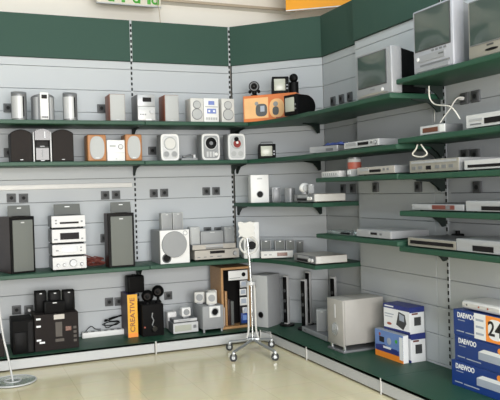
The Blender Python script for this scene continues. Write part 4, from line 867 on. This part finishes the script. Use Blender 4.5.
# ================================================================== TELEVISIONS
def crt(label, s, depth, frame='silver', rear='black', style=0):
    t = thing('television', label, 'television', s, 'tube televisions on the right run'); w_, h_ = s.w, s.h; fd = .09
    part('cabinet', box(NB(), -w_/2, w_/2, 0, fd, 0, h_, .010, 3), frame, t)
    # rear housing tapers to the back
    bm = NB(); z1 = h_*.96
    A = [bm.verts.new(p) for p in ((-w_*.47, fd-.001, .01), (w_*.47, fd-.001, .01), (w_*.47, fd-.001, z1), (-w_*.47, fd-.001, z1))]
    m_ = fd+(depth-fd)*.45
    B = [bm.verts.new(p) for p in ((-w_*.44, m_, .01), (w_*.44, m_, .01), (w_*.44, m_, z1*.93), (-w_*.44, m_, z1*.93))]
    C = [bm.verts.new(p) for p in ((-w_*.26, depth, .02), (w_*.26, depth, .02), (w_*.26, depth, z1*.66), (-w_*.26, depth, z1*.66))]
    for P_, Q_ in ((A, B), (B, C)):
        for i in range(4): bm.faces.new((P_[i], P_[(i+1) % 4], Q_[(i+1) % 4], Q_[i]))
    bm.faces.new(A[::-1]); bm.faces.new(C); bmesh.ops.recalc_face_normals(bm, faces=bm.faces)
    part('rear_housing', bm, rear, t)
    sx0, sx1, sz0, sz1 = (-w_*.42, w_*.36, h_*.25, h_*.93) if style == 0 else (-w_*.43, w_*.43, h_*.36, h_*.95) if style == 1 else (-w_*.44, w_*.40, h_*.24, h_*.97)
    # bulged glass with a dark surround
    part('screen_surround', box(NB(), sx0-.008, sx1+.008, -.004, .004, sz0-.008, sz1+.008, .003, 1), 'socket_dark' if style != 2 else 'silver_dark', t)
    bm = NB(); n = 12; G = []
    for i in range(n+1):
        row = []
        for j in range(n+1):
            a, b_ = i/n*2-1, j/n*2-1; bul = .014*(1-a*a)*(1-b_*b_); row.append(bm.verts.new((sx0+(sx1-sx0)*i/n, -.005-bul, sz0+(sz1-sz0)*j/n)))
        G.append(row)
    for i in range(n):
        for j in range(n): bm.faces.new((G[i][j], G[i+1][j], G[i+1][j+1], G[i][j+1]))
    part('screen', bm, 'screen', t)
    if style == 0:
        part('lower_lip', extrude(NB(), [(-w_*.40+.8*w_*i/12, h_*.05+.035*h_*math.sin(PI*i/12)) for i in range(13)]+[(w_*.40, h_*.04), (-w_*.40, h_*.04)], -.008, 0, 'xz'), 'tv_warm', t); disc(t, 'power_button', 'white', w_*.26, h_*.12, .012, .006); rect(t, 'badge', 'silver_dark', -w_*.08, w_*.04, h_*.155, h_*.175)
    elif style == 1:
        rect(t, 'tape_flap', 'tv_silver', -w_*.34, w_*.30, h_*.17, h_*.27, .004); rect(t, 'control_strip', 'silver_dark', -w_*.32, w_*.42, h_*.10, h_*.125, .003); disc(t, 'power_button', 'white', -w_*.36, h_*.22, .012, .008)
        for k in range(4): rect(t, 'button', 'silver_dark', w_*(-.02+.1*k), w_*(.04+.1*k), h_*.295, h_*.32, .004)
        rect(t, 'lower_tray', 'tv_silver', -w_*.42, w_*.40, h_*.02, h_*.085, .006); rect(t, 'badge', 'socket', w_*.16, w_*.28, h_*.22, h_*.24, .006)
    else:
        part('speaker_slot', extrude(NB(), ellipse(w_*.14, h_*.022, 24, w_*.02, h_*.10), -.003, 0, 'xz'), 'black', t); rect(t, 'badge', 'socket_dark', -w_*.08, w_*.06, h_*.17, h_*.195)
    return t
s = sp('R', 356.2, 391, 50.5, 96, ZT, .44); crt('small silver tube television with black back on upper shelf', s, .36, 'tv_silver', 'black', 0)
s = sp('R', 413.3, 452.5, 4.5, 68.5, ZQ[0], .385); crt('large silver television with tape slot below the screen', s, .34, 'tv_pale', 'tv_silver', 1)
s = sp('R', 468.3, 514, -6, 53.5, ZQ[0], .385); crt('champagne television cut by the right picture edge', s, .34, 'tv_warm', 'tv_warm', 2)
# ================================================================== RIGHT RUN: players
D_ = .33
gdv = 'slim players on the right run'
s = sp('R', 310, 341, 140.5, 152, ZR2, .33, h=.062); s.rot = -1.2
s.loc = Vector((1.31, -1.20, ZR2)); s.w = .30
P = hit(322, 148, Vector((1.26, 0, 0)), Vector((1, 0, 0))); s.loc = Vector((1.27, P.y, ZR2))
av_unit('short silver player with blue film on top, corner of second shelf', s, .22, 'disc_player', 'disc player', 'silver', 'silver', (.2, .6, .4, .8), (.6, .85, .2, .6), 'silver_dark', (), (), gdv)
q = Spot(); q.loc = s.loc+Vector((.045, -.06, .0625)); q.rot = s.rot
t = thing('plastic_film', 'crumpled blue plastic film lying on the short silver player', 'packaging', q)
bm = NB(); n = 9; G = [[bm.verts.new((-.11+.22*i/n, .14*j/n, .004+.028*random.random()*(0 < i < n)*(0 < j < n))) for j in range(n+1)] for i in range(n+1)]
for i in range(n):
    for j in range(n): bm.faces.new((G[i][j], G[i+1][j], G[i+1][j+1], G[i][j+1]))
part('film', bm, 'blue_film', t)
P0, P1 = [hit(x, y, Vector((XR-.385, 0, 0)), Vector((1, 0, 0))) for x, y in ((343.5, 146), (379, 140))]
def rdvd(label, xl, xr, yt, yb, z, h, off=.385, depth=D_, **k):
    s = sp('R', xl, xr, yt, yb, z, off, h=h); return s, av_unit(label, s, depth, group=gdv, **k)
rdvd('long slim silver player on second shelf below small television', 344, 378.5, 138, 146, ZR2, .058, disp=(.42, .72, .3, .75), tray=(.06, .38, .4, .8), knobs=((.92, .5, .25),), btns=((.78, .4, .05, .3),))
s, _ = rdvd('silver player right of the reddish canister on third shelf', 357, 394, 163.5, 173.5, ZR3, .062, disp=(.36, .66, .25, .6), tray=(.06, .34, .45, .8), btns=((.72, .4, .05, .3), (.82, .4, .05, .3)), front='champagne')
s = sp('R', 321.3, 339, 167.5, 175.8, ZR3, .36, h=.052)
t = thing('extension_box', 'white strip with slotted face at left end of third shelf', 'device', s); part('case', box(NB(), -s.w/2, s.w/2, 0, .07, 0, s.h, .006), 'white', t)
for k in range(7): rect(t, 'slot', 'grey_light', -s.w*.42+k*s.w*.12, -s.w*.42+k*s.w*.12+.02, s.h*.3, s.h*.7, .0015)
s = sp('R', 343.5, 354, 155.5, 174, ZR3, .36); t = thing('canister', 'reddish grey canister standing on third shelf by the recess', 'container', s); r_ = .052; hh = .135
part('can', cyl(NB(), (0, r_, hh/2), r_, hh, 'z', 32), 'grey_light', t); part('label_band', cyl(NB(), (0, r_, hh*.62), r_+.0012, hh*.4, 'z', 32), 'red', t); part('lid', cyl(NB(), (0, r_, hh+.006), r_+.002, .012, 'z', 32), 'silver_dark', t); part('label_mark', box(NB(), -.02, .02, -.003, .004, hh*.12, hh*.36), 'print_white', t)
rdvd('wide silver player with curved ends on low shelf', 356.5, 390.5, 230.5, 239.5, ZR4, .062, off=.395, disp=(.44, .62, .4, .7), tray=(.1, .4, .45, .8), btns=((.7, .4, .06, .25),), front='silver')
s = sp('R', 327, 351, 228.5, 234, ZR4, .34, h=.03); t = thing('plastic_tray', 'clear plastic piece with black clip on low shelf', 'packaging', s)
part('sheet', box(NB(), -s.w/2, s.w/2, 0, .12, 0, .028, .004), 'glass', t); part('clip', box(NB(), s.w*.08, s.w*.45, -.004, .03, .005, .02, .004), 'black', t)
# right edge bay
s = sp('R', 420, 445, 123.5, 133.8, ZQ[1], .36, h=.062); t = thing('small_receiver', 'small silver box with dark window beside trailing white cable', 'device', s)
part('body', box(NB(), -s.w/2, s.w/2, .006, .14, .006, s.h, .003), 'silver_dark', t); part('front_panel', box(NB(), -s.w/2, s.w/2, 0, .0055, .006, s.h, .002, 1), 'silver_lite', t); rect(t, 'display', 'display_amber', -s.w*.38, s.w*.22, s.h*.3, s.h*.78, .002); rect(t, 'end_cap', 'white', s.w*.30, s.w*.49, s.h*.2, s.h*.95, .003); feet(t, s.w, .14, .006, .008)
rdvd('white player with dark display under the large televisions', 466, 512, 111.5, 124.5, ZQ[1], .085, off=.375, front='silver_lite', disp=(.42, .9, .2, .62), tray=(.08, .38, .5, .66), btns=((.1, .2, .25, .1),))
rdvd('silver receiver with square buttons on third shelf, right bay', 409.6, 458.5, 160, 172, ZQ[2], .088, off=.375, front='tv_warm', disp=(.36, .46, .2, .5), tray=(.04, .96, .72, .9), btns=((.06, .25, .08, .25), (.2, .25, .08, .25), (.55, .25, .08, .25), (.68, .25, .08, .25), (.82, .25, .08, .25)))
rdvd('dark slotted silver player on third shelf at right edge', 464.3, 512, 162, 171, ZQ[2], .065, off=.375, body='silver_dark', disp=(.08, .98, .2, .5))
rdvd('slim player with reddish front on fourth shelf, right bay', 412, 463.5, 203, 212.5, ZQ[3], .047, off=.37, body='silver_dark', front='silver', disp=(.42, .84, .15, .85), dispmat='red_dark', tray=(.06, .36, .3, .8), btns=((.68, .2, .08, .6),))
rdvd('silver white player on fourth shelf at right edge', 465.8, 512, 202, 213.5, ZQ[3], .07, off=.375, front='silver', disp=(.36, .8, .12, .5), tray=(.06, .9, .6, .85))
rdvd('long flat player with dark red slot on lowest wall shelf', 408, 455.3, 240, 252, ZQ[4], .064, off=.385, body='silver_dark', front='tv_warm', disp=(.06, .96, .3, .7), dispmat='display')
rdvd('silver player with square display on lowest wall shelf', 456.5, 508, 245, 258, ZQ[4], .082, off=.385, front='silver', disp=(.34, .74, .12, .55), tray=(.06, .9, .62, .86))
P = hit(456, 235, Vector((XR-.05, 0, 0)), Vector((1, 0, 0))); t = thing('power_adapter', 'black power adapter on the lowest wall shelf by the upright', 'adapter', loc=Vector((XR-.035, P.y, ZQ[4])), rot=-PI/2)
part('case', box(NB(), -.035, .035, -.03, .03, 0, .075, .008), 'black', t); part('prong_collar', cyl(NB(), (0, 0, .085), .016, .02, 'z', 12), 'black', t)
# white cables
def px_path(pts, X): return [hit(x, y, Vector((X, 0, 0)), Vector((1, 0, 0))) for x, y in pts]
squiggle('white_cable', 'white cable hanging from the television shelf to second shelf', px_path([(429, 86), (429.5, 97), (433, 103), (438, 105), (449, 106), (455, 111), (460, 119)], XR-.30), .0045, 'cable_white')
cp_ = [hit(x, y, Vector((XR-k, 0, 0)), Vector((1, 0, 0))) for (x, y), k in zip([(464, 97.8), (458, 98), (454, 102), (450, 109), (444, 117), (440, 123)], (.045, .10, .13, .17, .20, .23))]
squiggle('white_cable', 'white cable from plugged socket down to the small silver box', cp_, .0045, 'cable_white')
squiggle('thin_cable', 'thin vertical cable behind the small silver box', px_path([(434, 105), (434.5, 115), (434.5, 122)], XR-.03), .003, 'cable_white')
squiggle('white_cable', 'white cable loop hanging below the second shelf, right bay', px_path([(417.5, 144.5), (416, 149), (412.5, 154), (416, 156.3), (423, 156.6), (427, 153.5), (423.5, 148), (421, 144.5)], XR-.36), .005, 'cable_white')

# ================================================================== FLOOR STANDS
gnd = onz(253, 350.5, 0); hn = Vector((FW.x, FW.y, 0)).normalized()
t = thing('wheeled_stand', 'white wheeled display stand with tall pole in front of corner', 'stand', loc=gnd, rot=-YAW)
def zat(py): return hit(250, py, gnd, hn).z
def xat(px): return (hit(px, 300, gnd, hn)-gnd).dot(Vector((math.cos(YAW), -math.sin(YAW), 0)))
wh = [(229.6, 351), (233.6, 362), (271.5, 348), (275.3, 361)]
for i, (x, y) in enumerate(wh):
    p = onz(x, y-.5, 0)-gnd; lx = p.dot(R0); ly = p.dot(Vector((math.sin(YAW), math.cos(YAW), 0)))
    arm = part('leg', tube(NB(), [(0, 0, .10), (lx*.5, ly*.5, .085), (lx, ly, .075)], .013, 10), 'steel', t)
    cs = part('caster', cyl(NB(), (lx, ly, .032), .032, .022, 'y', 24), 'rubber', t)
    part('hub', cyl(NB(), (lx, ly, .032), .015, .026, 'y', 16), 'steel', cs); part('fork', box(NB(), lx-.012, lx+.012, ly-.015, ly+.015, .050, .078, .004), 'steel', cs)
part('center_block', box(NB(), -.06, .06, -.03, .03, .085, .115, .006), 'steel', t)
zj, ztop = zat(283), zat(236)
for x, dx in ((-.032, -.055), (.032, .055)):
    part('post', tube(NB(), smoothpath([(dx, 0, .10), (x*1.1, 0, .17), (x, 0, .26), (x*.9, 0, zj)], 5), .009, 12), 'offwhite', t)
part('center_post', tube(NB(), [(0, 0, .11), (0, 0, zj+.02)], .009, 12), 'chrome', t)
part('collar', cyl(NB(), (0, 0, zj), .045, .03, 'z', 24), 'silver_lite', t)
part('pole', tube(NB(), [(0, 0, zj), (xat(250.5), 0, (zj+ztop)/2), (xat(248.6), 0, ztop)], .0115, 12), 'chrome', t)
x0, x1, z0, z1 = xat(240.2), xat(257), zat(237), zat(222)
hp = []
for i in range(9): hp.append((x0+(x1-x0)*i/8, z1+.006*math.sin(i*1.4)))
for i in range(1, 5): hp.append((x1-.012*(i % 2), z1-(z1-z0)*i/5))
for i in range(9): hp.append((x1-(x1-x0)*i/8, z0+.010*math.sin(i*1.2)))
for i in range(1, 5): hp.append((x0+.012*(i % 2), z0+(z1-z0)*i/5))
part('head_plate', extrude(NB(), hp, -.02, .02, 'xz'), 'offwhite', t)
part('holder_ring', torus(NB(), (xat(250), -.0, zat(245)), .075, .010, 'y', 32, 8), 'offwhite', t)
# stand at left picture edge
gnd2 = onz(13, 382.5, 0)
t = thing('ring_stand', 'thin white pole stand with round glass base at left edge', 'stand', loc=gnd2, rot=-YAW)
part('base_plate', cyl(NB(), (0, 0, .008), .17, .012, 'z', 48), 'glass', t); part('base_ring', torus(NB(), (0, 0, .012), .17, .006, 'z', 48, 8), 'silver_lite', t); part('inner_ring', torus(NB(), (0, 0, .016), .06, .005, 'z', 32, 8), 'silver_lite', t)
zq2 = lambda py: hit(13, py, gnd2, hn).z
xq2 = lambda px: (hit(px, 350, gnd2, hn)-gnd2).dot(R0)
part('pole', tube(NB(), smoothpath([(0, 0, .012), (xq2(8), 0, zq2(358)), (xq2(3.5), 0, zq2(335)), (xq2(0.8), 0, zq2(308)), (xq2(-1), 0, zq2(270)), (xq2(-2), 0, zq2(210))], 5), .008, 12), 'silver_lite', t)
